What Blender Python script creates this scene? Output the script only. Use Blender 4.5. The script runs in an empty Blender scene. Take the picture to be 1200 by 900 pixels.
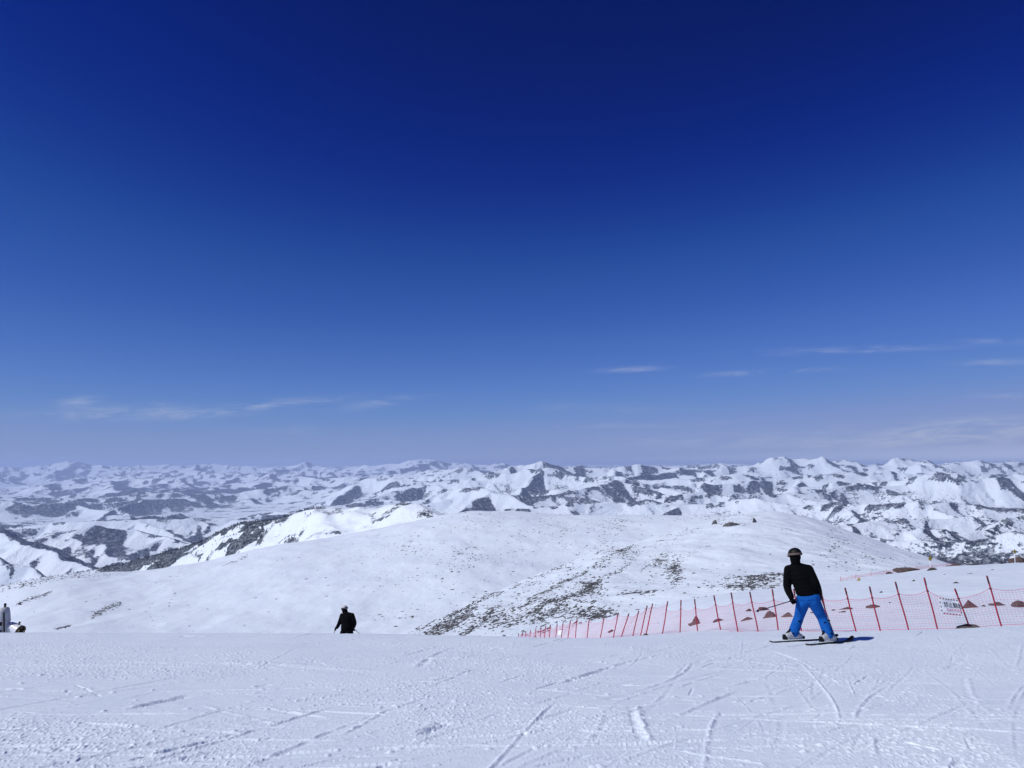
import bpy, bmesh, math, random
import numpy as np
from mathutils import Vector, Matrix

random.seed(7)
RNG = np.random.default_rng(11)
S = bpy.context.scene
COL = S.collection
R = math.radians

# ------------------------------------------------------------------ camera
FPX = 890.0                      # focal length in pixels of a 1200 x 900 frame
PITCH = math.atan(95.0 / FPX)    # eye level lies on row 545
cam_d = bpy.data.cameras.new('camera')
cam = bpy.data.objects.new('camera', cam_d)
COL.objects.link(cam)
cam_d.sensor_width = 36.0
cam_d.lens = 36.0 * FPX / 1200.0
cam_d.clip_start = 0.1
cam_d.clip_end = 200000.0
cam.location = (0, 0, 0)
cam.rotation_euler = (R(90) + PITCH, 0, 0)
S.camera = cam

# ------------------------------------------------------------------ light
SUN_ELEV = 45.0
SUN_AZ = -112.0                  # degrees clockwise from +Y: left, a little behind the viewer
SUN_STRENGTH = 3.5
SKY_STRENGTH = 0.10
EXPOSURE = 0.0

sun_dir = Vector((math.sin(R(SUN_AZ)) * math.cos(R(SUN_ELEV)),
                  math.cos(R(SUN_AZ)) * math.cos(R(SUN_ELEV)),
                  math.sin(R(SUN_ELEV))))
sl = bpy.data.lights.new('sun', 'SUN')
sl.energy = SUN_STRENGTH
sl.angle = R(0.53)
sl.color = (1.0, 0.985, 0.945)
so = bpy.data.objects.new('sun', sl)
COL.objects.link(so)
so.rotation_euler = (-sun_dir).to_track_quat('-Z', 'Y').to_euler()

S.view_settings.view_transform = 'Standard'
S.view_settings.look = 'None'
S.view_settings.exposure = EXPOSURE
S.view_settings.gamma = 1.0
S.view_settings.use_curve_mapping = False
S.render.engine = 'CYCLES'
S.cycles.use_denoising = True
S.cycles.denoising_prefilter = 'ACCURATE'
S.cycles.max_bounces = 6
S.cycles.diffuse_bounces = 3
S.cycles.glossy_bounces = 2
S.cycles.volume_bounces = 2
S.cycles.transparent_max_bounces = 8
S.cycles.caustics_reflective = False
S.cycles.caustics_refractive = False


class NT:
    """small helper for node trees"""
    def __init__(self, tree):
        self.t = tree
        tree.nodes.clear()

    def n(self, kind, **kw):
        nd = self.t.nodes.new(kind)
        for k, v in kw.items():
            setattr(nd, k, v)
        return nd

    def put(self, sock, v):
        if isinstance(v, bpy.types.NodeSocket):
            self.t.links.new(v, sock)
        elif v is not None:
            sock.default_value = v

    def m(self, op, a, b=None, c=None, clamp=False):
        nd = self.n('ShaderNodeMath', operation=op)
        nd.use_clamp = clamp
        self.put(nd.inputs[0], a)
        self.put(nd.inputs[1], b)
        self.put(nd.inputs[2], c)
        return nd.outputs[0]

    def step(self, v, lo, hi, a=0.0, b=1.0):
        nd = self.n('ShaderNodeMapRange', interpolation_type='SMOOTHSTEP')
        self.put(nd.inputs[0], v)
        for i, q in enumerate((lo, hi, a, b)):
            nd.inputs[i + 1].default_value = q
        return nd.outputs[0]

    def noise(self, vec, scale, detail=4, rough=0.55, dist=0.0):
        nd = self.n('ShaderNodeTexNoise')
        self.put(nd.inputs['Vector'], vec)
        nd.inputs['Scale'].default_value = scale
        nd.inputs['Detail'].default_value = detail
        nd.inputs['Roughness'].default_value = rough
        nd.inputs['Distortion'].default_value = dist
        return nd.outputs['Fac']

    def mix(self, f, a, b):
        nd = self.n('ShaderNodeMix', data_type='RGBA')
        self.put(nd.inputs[0], f)
        self.put(nd.inputs[6], a)
        self.put(nd.inputs[7], b)
        return nd.outputs[2]

    def mapping(self, vec, scale=(1, 1, 1), rot=(0, 0, 0)):
        nd = self.n('ShaderNodeMapping')
        self.put(nd.inputs['Vector'], vec)
        nd.inputs['Scale'].default_value = scale
        nd.inputs['Rotation'].default_value = rot
        return nd.outputs[0]


# ------------------------------------------------------------------ sky
SKY_CURVE = ([(0.0, 0.0), (0.131, 0.0004), (0.158, 0.0018), (0.218, 0.016), (0.27, 0.033), (0.32, 0.053), (0.506, 0.130), (0.635, 0.205), (1.0, 0.33)],
             [(0.0, 0.0), (0.131, 0.0125), (0.158, 0.023), (0.218, 0.072), (0.27, 0.104), (0.32, 0.140), (0.506, 0.250), (0.635, 0.300), (1.0, 0.40)],
             [(0.0, 0.0), (0.235, 0.128), (0.275, 0.180), (0.376, 0.300), (0.517, 0.445), (0.662, 0.552), (1.0, 0.60)])
W = bpy.data.worlds.new('World')
S.world = W
W.use_nodes = True
nt = NT(W.node_tree)
sky = nt.n('ShaderNodeTexSky', sky_type='NISHITA')
sky.sun_disc = False
sky.sun_elevation = R(SUN_ELEV)
sky.sun_rotation = R(SUN_AZ)
sky.altitude = 3200
sky.air_density = 1.0
sky.dust_density = 0.5
sky.ozone_density = 3.0
co = nt.n('ShaderNodeTexCoord').outputs['Generated']
sep = nt.n('ShaderNodeSeparateXYZ')
nt.put(sep.inputs[0], co)
ysafe = nt.m('MAXIMUM', sep.outputs[1], 0.05)
cu = nt.m('DIVIDE', sep.outputs[0], ysafe)
cw = nt.m('DIVIDE', sep.outputs[2], ysafe)
front = nt.step(sep.outputs[1], 0.1, 0.3)
cmb = nt.n('ShaderNodeCombineXYZ')
nt.put(cmb.inputs[0], cu)
nt.put(cmb.inputs[1], nt.m('MULTIPLY', nt.m('ADD', cw, nt.m('MULTIPLY', cu, -0.05)), 7.0))
fine = nt.noise(cmb.outputs[0], 11.0, 8, 0.70, 0.9)
# wisps of cirrus low over the mountains: bearing, height, half width, half height, tilt, strength
wisps = [(90, 470, 24, 5, -.05, .55), (150, 484, 110, 7, -.02, .50), (325, 474, 64, 6, -.09, .62),
         (190, 482, 40, 8, .10, .4), (450, 471, 42, 5, -.16, .45), (743, 432, 36, 3, -.05, .45), (905, 435, 62, 3, -.05, .50),
         (1000, 409, 95, 4, -.03, .36), (1180, 423, 46, 4, -.03, .42), (1180, 398, 40, 4, 0, .3),
         (1185, 464, 40, 3, 0, .35), (780, 497, 95, 3, -.02, .34), (700, 478, 90, 6, 0, .16),
         (1150, 511, 190, 15, -.03, .80), (1180, 497, 80, 6, 0, .6), (900, 518, 150, 8, 0, .45), (330, 505, 60, 6, 0, .15)]
tot = None
for (px, py, hw, hh, tilt, st) in wisps:
    u0, w0 = (px - 600) / FPX, (545 - py) / FPX * 0.995
    du = nt.m('SUBTRACT', cu, u0)
    dw = nt.m('ADD', nt.m('SUBTRACT', cw, w0), nt.m('MULTIPLY', du, tilt))
    a = nt.m('POWER', nt.m('MULTIPLY', du, FPX / hw), 2.0)
    b = nt.m('POWER', nt.m('MULTIPLY', dw, FPX / hh), 2.0)
    g = nt.m('MULTIPLY', nt.m('POWER', 2.718, nt.m('MULTIPLY', nt.m('ADD', a, b), -1.0)), st)
    tot = g if tot is None else nt.m('ADD', tot, g)
cl = nt.m('MULTIPLY', nt.m('MULTIPLY', nt.m('MULTIPLY', tot, 1.25), nt.step(fine, 0.36, 0.72)), front)
sp = nt.n('ShaderNodeSeparateColor')
nt.put(sp.inputs[0], sky.outputs[0])
cc = nt.n('ShaderNodeCombineColor')
for i in range(3):      # the thin, clear air of a high summit: a deeper blue overhead than at sea level
    fc = nt.n('ShaderNodeFloatCurve')
    nt.put(fc.inputs['Value'], nt.m('MULTIPLY', sp.outputs[max(i, 1)], 0.1))
    cv = fc.mapping.curves[0]
    for k, (x_, y_) in enumerate(SKY_CURVE[i]):
        if k < 2:
            cv.points[k].location = (x_, y_)
        else:
            cv.points.new(x_, y_)
    fc.mapping.extend = 'HORIZONTAL'
    fc.mapping.update()
    glow = nt.m('MULTIPLY', nt.m('MAXIMUM', nt.m('SUBTRACT', nt.m('MULTIPLY', sp.outputs[0], 0.1), 0.66), 0.0), 1.6)   # bright sky round the sun, added out of frame to whiten the shadows
    nt.put(cc.inputs[i], nt.m('MULTIPLY', nt.m('ADD', fc.outputs[0], glow), 10.0))
skyc = nt.mix(cl, cc.outputs[0], (4.2, 4.8, 6.6, 1))
bg = nt.n('ShaderNodeBackground')
nt.put(bg.inputs[0], skyc)
bg.inputs[1].default_value = SKY_STRENGTH
wo = nt.n('ShaderNodeOutputWorld')
nt.t.links.new(bg.outputs[0], wo.inputs[0])
W.cycles.sampling_method = 'MANUAL'
W.cycles.sample_map_resolution = 512


# ------------------------------------------------------------------ helpers
def pix_dir(px, row):
    """world direction seen at a photo pixel, scaled to y = 1"""
    px = np.asarray(px, float)
    row = np.asarray(row, float)
    v = (450.0 - row) / FPX
    dx = (px - 600.0) / FPX
    dy = math.cos(PITCH) - math.sin(PITCH) * v
    dz = math.sin(PITCH) + math.cos(PITCH) * v
    return dx / dy, dz / dy


def at(px, row, d):
    u, w = pix_dir(px, row)
    return Vector((float(u) * d, d, float(w) * d))


def pchip(x, y, q):
    x = np.asarray(x, float)
    y = np.asarray(y, float)
    q = np.clip(np.asarray(q, float), x[0], x[-1])
    h = np.diff(x)
    dl = np.diff(y) / h
    m = np.zeros(len(x))
    for i in range(1, len(x) - 1):
        if dl[i - 1] * dl[i] > 0:
            w1, w2 = 2 * h[i] + h[i - 1], h[i] + 2 * h[i - 1]
            m[i] = (w1 + w2) / (w1 / dl[i - 1] + w2 / dl[i])
    m[0], m[-1] = dl[0], dl[-1]
    i = np.clip(np.searchsorted(x, q) - 1, 0, len(h) - 1)
    t = (q - x[i]) / h[i]
    return (y[i] * (1 + 2 * t) * (1 - t) ** 2 + h[i] * m[i] * t * (1 - t) ** 2
            + y[i + 1] * t * t * (3 - 2 * t) + h[i] * m[i + 1] * t * t * (t - 1))


def sstep(a, b, x):
    t = np.clip((x - a) / (b - a), 0, 1)
    return t * t * (3 - 2 * t)


_PERM = np.random.default_rng(5).random((256, 256)).astype(np.float32)


def vnoise(x, y, seed=0):
    x = np.asarray(x, float) + seed * 37.17
    y = np.asarray(y, float) + seed * 91.73
    xi, yi = np.floor(x).astype(int), np.floor(y).astype(int)
    fx, fy = x - xi, y - yi
    fx = fx * fx * fx * (fx * (fx * 6 - 15) + 10)
    fy = fy * fy * fy * (fy * (fy * 6 - 15) + 10)
    a, b = xi & 255, (xi + 1) & 255
    c, d = yi & 255, (yi + 1) & 255
    top = _PERM[c, a] * (1 - fx) + _PERM[c, b] * fx
    bot = _PERM[d, a] * (1 - fx) + _PERM[d, b] * fx
    return (top * (1 - fy) + bot * fy) * 2 - 1


def fbm(x, y, octaves=4, seed=0, gain=0.5):
    s, amp, tot = 0, 1.0, 0.0
    for o in range(octaves):
        ca, sa = math.cos(o * 0.9), math.sin(o * 0.9)
        s = s + amp * vnoise((x * ca - y * sa) * 2 ** o, (x * sa + y * ca) * 2 ** o, seed + o)
        tot += amp
        amp *= gain
    return s / tot


_GA = np.random.default_rng(9).random((256, 256)) * 2 * np.pi
_GX, _GY = np.cos(_GA).astype(np.float32), np.sin(_GA).astype(np.float32)


def pnoise(x, y, seed=0):
    x = x + seed * 17.31
    y = y + seed * 53.77
    xi, yi = np.floor(x).astype(np.int32), np.floor(y).astype(np.int32)
    fx, fy = (x - xi).astype(np.float32), (y - yi).astype(np.float32)
    a, b, c, d = xi & 255, (xi + 1) & 255, yi & 255, (yi + 1) & 255
    n00 = _GX[c, a] * fx + _GY[c, a] * fy
    n10 = _GX[c, b] * (fx - 1) + _GY[c, b] * fy
    n01 = _GX[d, a] * fx + _GY[d, a] * (fy - 1)
    n11 = _GX[d, b] * (fx - 1) + _GY[d, b] * (fy - 1)
    u = fx * fx * fx * (fx * (fx * 6 - 15) + 10)
    v = fy * fy * fy * (fy * (fy * 6 - 15) + 10)
    return (n00 * (1 - u) + n10 * u) * (1 - v) + (n01 * (1 - u) + n11 * u) * v


def ridged(x, y, octaves, seed=0, gain=0.5, lac=2.03):
    """ridged multifractal: sharp crests, smoother valley floors; about 0..1"""
    s, amp, tot = 0.0, 1.0, 0.0
    w = 1.0
    for o in range(octaves):
        ca, sa = math.cos(o * 0.77), math.sin(o * 0.77)
        n_ = 1 - np.abs(pnoise((x * ca - y * sa) * lac ** o, (x * sa + y * ca) * lac ** o, seed + o)) * 1.7
        n_ = n_ * n_
        s = s + amp * n_ * w
        w = np.clip(n_ * 1.6, 0.15, 1)
        tot += amp
        amp *= gain
    return s / tot


def link(ob, parent=None):
    COL.objects.link(ob)
    if parent is not None:
        ob.parent = parent
    return ob


def grid_mesh(name, X, Y, Z, mat, attrs=None, smooth=True):
    nr, nc = X.shape
    v = np.stack([X, Y, Z], -1).reshape(-1, 3).astype(np.float32)
    idx = np.arange(nr * nc).reshape(nr, nc)
    q = np.stack([idx[:-1, :-1], idx[:-1, 1:], idx[1:, 1:], idx[1:, :-1]], -1).reshape(-1, 4).astype(np.int32)
    me = bpy.data.meshes.new(name)
    me.vertices.add(len(v))
    me.vertices.foreach_set('co', v.ravel())
    me.loops.add(q.size)
    me.loops.foreach_set('vertex_index', q.ravel())
    me.polygons.add(len(q))
    me.polygons.foreach_set('loop_start', np.arange(0, q.size, 4, dtype=np.int32))
    me.polygons.foreach_set('use_smooth', np.full(len(q), smooth, bool))
    me.update(calc_edges=True)
    for k, a in (attrs or {}).items():
        at_ = me.attributes.new(k, 'FLOAT', 'POINT')
        at_.data.foreach_set('value', np.asarray(a, np.float32).ravel())
    me.materials.append(mat)
    return link(bpy.data.objects.new(name, me))


def raw_mesh(name, verts, faces, mat, parent=None, smooth=False):
    me = bpy.data.meshes.new(name)
    me.from_pydata([tuple(v) for v in verts], [], faces)
    if smooth:
        me.polygons.foreach_set('use_smooth', np.ones(len(me.polygons), bool))
    me.update()
    for m_ in (mat if isinstance(mat, (list, tuple)) else [mat]):
        me.materials.append(m_)
    return link(bpy.data.objects.new(name, me), parent)


def tri_soup(name, verts, faces, mat, parent=None, smooth=False):
    """verts (N,3), faces (M,k) numpy"""
    me = bpy.data.meshes.new(name)
    v = np.asarray(verts, np.float32)
    f = np.asarray(faces, np.int32)
    k = f.shape[1]
    me.vertices.add(len(v))
    me.vertices.foreach_set('co', v.ravel())
    me.loops.add(f.size)
    me.loops.foreach_set('vertex_index', f.ravel())
    me.polygons.add(len(f))
    me.polygons.foreach_set('loop_start', np.arange(0, f.size, k, dtype=np.int32))
    me.polygons.foreach_set('use_smooth', np.full(len(f), smooth, bool))
    me.update(calc_edges=True)
    me.materials.append(mat)
    return link(bpy.data.objects.new(name, me), parent)


def tag(o, label=None, cat=None, group=None, kind=None):
    if label: o['label'] = label
    if cat: o['category'] = cat
    if group: o['group'] = group
    if kind: o['kind'] = kind
    return o


def empty(name, loc, rz=0.0):
    o = bpy.data.objects.new(name, None)
    o.empty_display_size = 0.2
    o.location = loc
    o.rotation_euler = (0, 0, rz)
    return link(o)


class MB:
    """collects solids and builds ONE mesh object"""
    def __init__(self):
        self.v, self.f, self.mi = [], [], []

    def tube(self, pts, rad, n=8, cap=True, mi=0, flat=1.0):
        pts = [Vector(p) for p in pts]
        if not hasattr(rad, '__len__'):
            rad = [rad] * len(pts)
        base = len(self.v)
        up = None
        for i, p in enumerate(pts):
            t = (pts[min(i + 1, len(pts) - 1)] - pts[max(i - 1, 0)]).normalized()
            if up is None:
                up = Vector((0, 0, 1)) if abs(t.z) < 0.9 else Vector((0, 1, 0))
            a = t.cross(up).normalized()
            b = a.cross(t).normalized()
            up = b
            for k in range(n):
                an = 2 * math.pi * k / n
                self.v.append(p + a * math.cos(an) * rad[i] + b * math.sin(an) * rad[i] * flat)
        for i in range(len(pts) - 1):
            for k in range(n):
                k2 = (k + 1) % n
                self.f.append((base + i * n + k, base + i * n + k2, base + (i + 1) * n + k2, base + (i + 1) * n + k))
                self.mi.append(mi)
        if cap:
            self.f.append(tuple(base + k for k in range(n))[::-1])
            self.f.append(tuple(base + (len(pts) - 1) * n + k for k in range(n)))
            self.mi += [mi, mi]
        return self

    def box(self, c, s, rot=None, mi=0):
        c = Vector(c)
        base = len(self.v)
        for sx in (-1, 1):
            for sy in (-1, 1):
                for sz in (-1, 1):
                    p = Vector((sx * s[0] / 2, sy * s[1] / 2, sz * s[2] / 2))
                    if rot is not None:
                        p = rot @ p
                    self.v.append(c + p)
        for q in ((0, 1, 3, 2), (4, 6, 7, 5), (0, 4, 5, 1), (2, 3, 7, 6), (0, 2, 6, 4), (1, 5, 7, 3)):
            self.f.append(tuple(base + k for k in q))
            self.mi.append(mi)
        return self

    def ball(self, c, r, mi=0, seg=12, rings=8, rot=None):
        c = Vector(c)
        r = (r, r, r) if not hasattr(r, '__len__') else r
        base = len(self.v)
        for i in range(1, rings):
            th = math.pi * i / rings
            for k in range(seg):
                ph = 2 * math.pi * k / seg
                p = Vector((math.sin(th) * math.cos(ph) * r[0], math.sin(th) * math.sin(ph) * r[1], math.cos(th) * r[2]))
                if rot is not None:
                    p = rot @ p
                self.v.append(c + p)
        for s_ in (1, -1):
            p = Vector((0, 0, s_ * r[2]))
            self.v.append(c + (rot @ p if rot is not None else p))
        t, bt = len(self.v) - 2, len(self.v) - 1
        for i in range(rings - 2):
            for k in range(seg):
                k2 = (k + 1) % seg
                self.f.append((base + i * seg + k, base + (i + 1) * seg + k, base + (i + 1) * seg + k2, base + i * seg + k2))
                self.mi.append(mi)
        for k in range(seg):
            k2 = (k + 1) % seg
            self.f.append((t, base + k, base + k2))
            self.f.append((bt, base + (rings - 2) * seg + k2, base + (rings - 2) * seg + k))
            self.mi += [mi, mi]
        return self

    def build(self, name, mat, parent=None, smooth=True, bevel=0.0):
        o = raw_mesh(name, self.v, self.f, mat, parent, smooth)
        if isinstance(mat, (list, tuple)):
            o.data.polygons.foreach_set('material_index', np.array(self.mi, np.int32))
        if bevel:
            bm = bmesh.new()
            bm.from_mesh(o.data)
            bmesh.ops.bevel(bm, geom=list(bm.edges), offset=bevel, segments=2, affect='EDGES', profile=0.6)
            bm.to_mesh(o.data)
            bm.free()
            o.data.polygons.foreach_set('use_smooth', np.full(len(o.data.polygons), smooth, bool))
        return o


# ------------------------------------------------------------------ materials
def simple_mat(name, col, rough=0.6, metal=0.0, var=0.15, scale=30.0, bump=0.0, spec=0.5, stretch=(1, 1, 1)):
    m_ = bpy.data.materials.new(name)
    m_.use_nodes = True
    t = NT(m_.node_tree)
    tc = t.n('ShaderNodeTexCoord').outputs['Object']
    v = t.mapping(tc, stretch)
    n_ = t.noise(v, scale, 4, 0.6)
    c0 = tuple(max(0, c * (1 - var)) for c in col) + (1,)
    c1 = tuple(min(1, c * (1 + var)) for c in col) + (1,)
    p = t.n('ShaderNodeBsdfPrincipled')
    t.put(p.inputs['Base Color'], t.mix(n_, c0, c1))
    p.inputs['Roughness'].default_value = rough
    p.inputs['Metallic'].default_value = metal
    p.inputs['Specular IOR Level'].default_value = spec
    if bump:
        b = t.n('ShaderNodeBump')
        b.inputs['Strength'].default_value = 1.0
        b.inputs['Distance'].default_value = bump
        t.put(b.inputs['Height'], n_)
        t.put(p.inputs['Normal'], b.outputs[0])
    o = t.n('ShaderNodeOutputMaterial')
    t.t.links.new(p.outputs[0], o.inputs[0])
    return m_


SNOW = (0.775, 0.85, 0.935, 1)
SNOW_B = (0.725, 0.805, 0.905, 1)
ROCK = (0.034, 0.037, 0.044, 1)
FOREST = (0.014, 0.020, 0.028, 1)


def snow_mat(name, bumps, rough=0.65, patch=0.05):
    """bumps: (scale, distance, stretch) in metres"""
    m_ = bpy.data.materials.new(name)
    m_.use_nodes = True
    t = NT(m_.node_tree)
    pos = t.n('ShaderNodeNewGeometry').outputs['Position']
    p = t.n('ShaderNodeBsdfPrincipled')
    t.put(p.inputs['Base Color'], t.mix(t.step(t.noise(pos, patch, 5, 0.6), 0.3, 0.7), SNOW_B, SNOW))
    p.inputs['Roughness'].default_value = rough
    p.inputs['Specular IOR Level'].default_value = 0.35
    nrm = None
    for (sc, dist, st, rz) in bumps:
        n_ = t.noise(t.mapping(pos, st, (0, 0, rz)), sc, 5, 0.62)
        b = t.n('ShaderNodeBump')
        b.inputs['Strength'].default_value = 1.0
        b.inputs['Distance'].default_value = dist
        t.put(b.inputs['Height'], n_)
        if nrm is not None:
            t.put(b.inputs['Normal'], nrm)
        nrm = b.outputs[0]
    t.put(p.inputs['Normal'], nrm)
    o = t.n('ShaderNodeOutputMaterial')
    t.t.links.new(p.outputs[0], o.inputs[0])
    return m_


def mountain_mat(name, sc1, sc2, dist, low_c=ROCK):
    """snow, bare rock and forest, plus painted shade on the far ranges; where each lies is stored with the terrain, the edges are broken up by noise"""
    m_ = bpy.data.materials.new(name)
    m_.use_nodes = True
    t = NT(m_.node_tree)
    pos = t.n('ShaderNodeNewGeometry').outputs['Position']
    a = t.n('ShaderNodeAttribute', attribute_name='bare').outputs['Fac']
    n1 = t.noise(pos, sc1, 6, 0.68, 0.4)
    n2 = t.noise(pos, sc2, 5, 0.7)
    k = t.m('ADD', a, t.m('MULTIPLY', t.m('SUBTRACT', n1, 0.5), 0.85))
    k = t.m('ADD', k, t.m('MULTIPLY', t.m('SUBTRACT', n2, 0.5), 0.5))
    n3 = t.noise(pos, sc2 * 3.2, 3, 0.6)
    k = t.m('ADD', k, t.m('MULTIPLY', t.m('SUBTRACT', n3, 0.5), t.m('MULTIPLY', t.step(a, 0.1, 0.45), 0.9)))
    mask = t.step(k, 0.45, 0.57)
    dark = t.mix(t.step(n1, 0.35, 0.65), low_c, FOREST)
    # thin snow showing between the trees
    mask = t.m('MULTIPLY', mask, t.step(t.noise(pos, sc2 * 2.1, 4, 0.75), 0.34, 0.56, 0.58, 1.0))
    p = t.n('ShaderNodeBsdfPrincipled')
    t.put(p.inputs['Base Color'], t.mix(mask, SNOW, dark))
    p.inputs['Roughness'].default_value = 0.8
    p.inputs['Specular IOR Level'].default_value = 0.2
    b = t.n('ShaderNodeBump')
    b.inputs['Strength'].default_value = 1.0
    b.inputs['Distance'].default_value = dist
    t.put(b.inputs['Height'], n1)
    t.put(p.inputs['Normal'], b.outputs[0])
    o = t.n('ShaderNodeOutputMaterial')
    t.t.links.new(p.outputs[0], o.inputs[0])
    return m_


M_PISTE = snow_mat('groomed_snow', [(6.0, 0.012, (0.7, 1.5, 1), 0.25), (38.0, 0.0035, (1, 1, 1), 0.0)], 0.55, 0.8)
M_HILL = snow_mat('wind_snow', [(0.10, 0.8, (1, 0.5, 1), 0.4), (0.7, 0.14, (0.5, 1.6, 1), -0.5)], 0.7, 0.02)
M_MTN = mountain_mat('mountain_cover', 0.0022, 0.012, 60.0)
M_RIDGE = mountain_mat('ridge_cover', 0.012, 0.06, 8.0, FOREST)

# ------------------------------------------------------------------ terrain tables
# each column: photo bearing -> (depth in metres, apparent row) ; the ground is modelled at that true depth


def plane_row(d):
    return 545 + FPX * (1.6 / d + 0.115)


NEAR = {
    -400: [(15.0, 741.5), (20, 748), (27, 760), (45, 785), (80, 815), (130, 850), (200, 890)],
    0: [(15.2, 741.8), (20, 747), (27, 757), (40, 768), (80, 800), (130, 840), (200, 880)],
    405: [(15.0, 742.8), (20, 750), (27, 763), (45, 785), (80, 812), (130, 845), (200, 880)],
    500: [(14.8, 744.5), (20, 749), (30, 758), (45, 772), (80, 790), (130, 820), (200, 870)],
    607: [(14.6, 747), (20, 749), (40, 756), (60, 759), (95, 761), (112, 753), (150, 790), (200, 850)],
    650: [(14.4, 748.6), (20, 750), (40, 753), (62, 757), (88, 739), (115, 760), (150, 795), (200, 845)],
    690: [(14.3, 749.2), (20, 750), (35, 751), (50, 752), (74, 729), (98, 745), (140, 790), (200, 835)],
    740: [(14.4, 748.0), (20, 748.6), (40, 748), (64, 717), (86, 733), (130, 780), (200, 825)],
    797: [(14.7, 745.0), (20, 745.3), (34, 745), (57, 704), (78, 720), (130, 765), (200, 815)],
    870: [(14.9, 743.0), (20, 743.2), (27.5, 743), (54, 693), (74, 705), (130, 750), (200, 800)],
    980: [(15.3, 741.0), (20, 741.2), (25, 740.6), (54, 682), (76, 692), (130, 735), (200, 790)],
    1030: [(15.4, 740.2), (20, 740.6), (24, 740), (55, 674), (78, 682), (130, 725), (200, 780)],
    1110: [(15.8, 737.8), (20, 738.4), (23, 738), (58, 664.5), (82, 672), (130, 710), (200, 760)],
    1200: [(16.6, 733.2), (20, 733.8), (22.5, 733), (60, 659.5), (86, 664), (130, 700), (200, 750)],
    1600: [(18, 724), (20, 723), (22, 720), (60, 625), (86, 630), (130, 670), (200, 730)],
}


def eval_table(cols, px, d):
    """rows for arrays px (nc,) and d (nr,) -> (nr, nc)"""
    keys = sorted(cols)
    ld = np.log(d)
    A = np.stack([pchip(np.log([k[0] for k in cols[c]]), [k[1] for k in cols[c]], ld) for c in keys], 0)
    out = np.empty((len(d), len(px)))
    for i in range(len(d)):
        out[i] = pchip(keys, A[:, i], px)
    return out


def soften(rows, n, weight):
    """takes the kinks between table columns out of a slope (weight 0 keeps a silhouette as it is)"""
    k = np.ones(2 * n + 1) / (2 * n + 1)
    p = np.pad(rows, ((0, 0), (2 * n, 2 * n)), mode='edge')
    sm_ = np.stack([np.convolve(np.convolve(r, k, 'valid'), k, 'valid') for r in p])
    return rows * (1 - weight) + sm_ * weight


for c in NEAR:
    NEAR[c] = [(q, plane_row(q)) for q in (2.0, 3.0, 4.0, 5.0, 6.5, 8.0, 9.5, 11.0, 12.2, 13.0)] + NEAR[c]


def near_row(px, d):
    return float(eval_table(NEAR, np.array([float(px)]), np.array([float(d)]))[0, 0])


def ground(px, d):
    return at(px, near_row(px, d), d)


def depth_for_row(px, row, d0, d1):
    ds = np.linspace(d0, d1, 80)
    rr = eval_table(NEAR, np.array([float(px)]), ds)[:, 0]
    return float(ds[np.argmin(np.abs(rr - row))])


def table_xyz(cols, px, d, soft=0):
    rows = eval_table(cols, px, d)
    if soft:
        rows = soften(rows, soft, 0.85)
    U, Wv = pix_dir(np.broadcast_to(px, rows.shape), rows)
    D = d[:, None] * np.ones_like(U)
    return U * D, D, Wv * D, rows


# ---- snow on the piste: grooves, berms and crumbs stamped into a 1 cm height map
HX0, HX1, HY0, HY1, HS = -15.5, 15.5, 3.5, 19.0, 0.01
HW, HH = int((HX1 - HX0) / HS), int((HY1 - HY0) / HS)
HM = np.zeros((HH, HW), np.float32)


def stamp(xs, ys, zs):
    ix = ((xs - HX0) / HS).astype(int)
    iy = ((ys - HY0) / HS).astype(int)
    ok = (ix >= 0) & (ix < HW) & (iy >= 0) & (iy < HH)
    ix, iy, zs = ix[ok], iy[ok], zs[ok]
    # keep the strongest value per cell
    neg = zs < 0
    np.minimum.at(HM, (iy[neg], ix[neg]), zs[neg])
    np.maximum.at(HM, (iy[~neg], ix[~neg]), zs[~neg])


def track(x, y, ang, length, curv, width, depth, berm, rough=0.5, seed=0):
    n = int(length / 0.01)
    s = np.arange(n) * 0.01
    a = ang + curv * s + 0.05 * np.sin(s * 1.3 + seed)
    cx = x + np.cumsum(np.cos(a)) * 0.01
    cy = y + np.cumsum(np.sin(a)) * 0.01
    hw = width * 2.6
    tt = np.arange(-hw, hw, 0.01)
    fade = np.minimum(1, np.minimum(s, s[-1] - s) / (0.15 * length + 1e-6)) * (0.55 + 0.45 * vnoise(s * 0.8, s * 0, seed))
    rg = 0.5 + 0.5 * fbm(s[:, None] * 7, tt[None, :] * 22, 2, seed + 3)
    groove = -depth * np.exp(-(tt / (width * 0.5)) ** 4)[None, :] * (1 - 0.3 * rg)
    bl = berm * np.exp(-((tt - width * 0.95) / (width * 0.45)) ** 2)[None, :] * (1 - rough + rough * 1.6 * rg)
    z = (groove + bl) * fade[:, None]
    X = cx[:, None] - np.sin(a)[:, None] * tt[None, :]
    Y = cy[:, None] + np.cos(a)[:, None] * tt[None, :]
    keep = np.abs(z) > 0.0006
    stamp(X[keep], Y[keep], z[keep])


def crumbs(x, y, n, sx, sy, ang, seed):
    r = np.random.default_rng(seed)
    for _ in range(n):
        a, b = r.normal(0, sx), r.normal(0, sy)
        cx, cy = x + a * math.cos(ang) - b * math.sin(ang), y + a * math.sin(ang) + b * math.cos(ang)
        rad = 0.010 + 0.022 * r.random() ** 2.5
        g = np.arange(-rad * 1.2, rad * 1.2, HS * 0.9)
        X, Y = np.meshgrid(g, g * r.uniform(.7, 1.4))
        h = rad * r.uniform(0.35, 0.7) * np.sqrt(np.clip(1 - (X / rad) ** 2 - (Y / rad) ** 2, 0, 1))
        k = h > 0
        stamp(cx + X[k], cy + Y[k], h[k])


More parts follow.
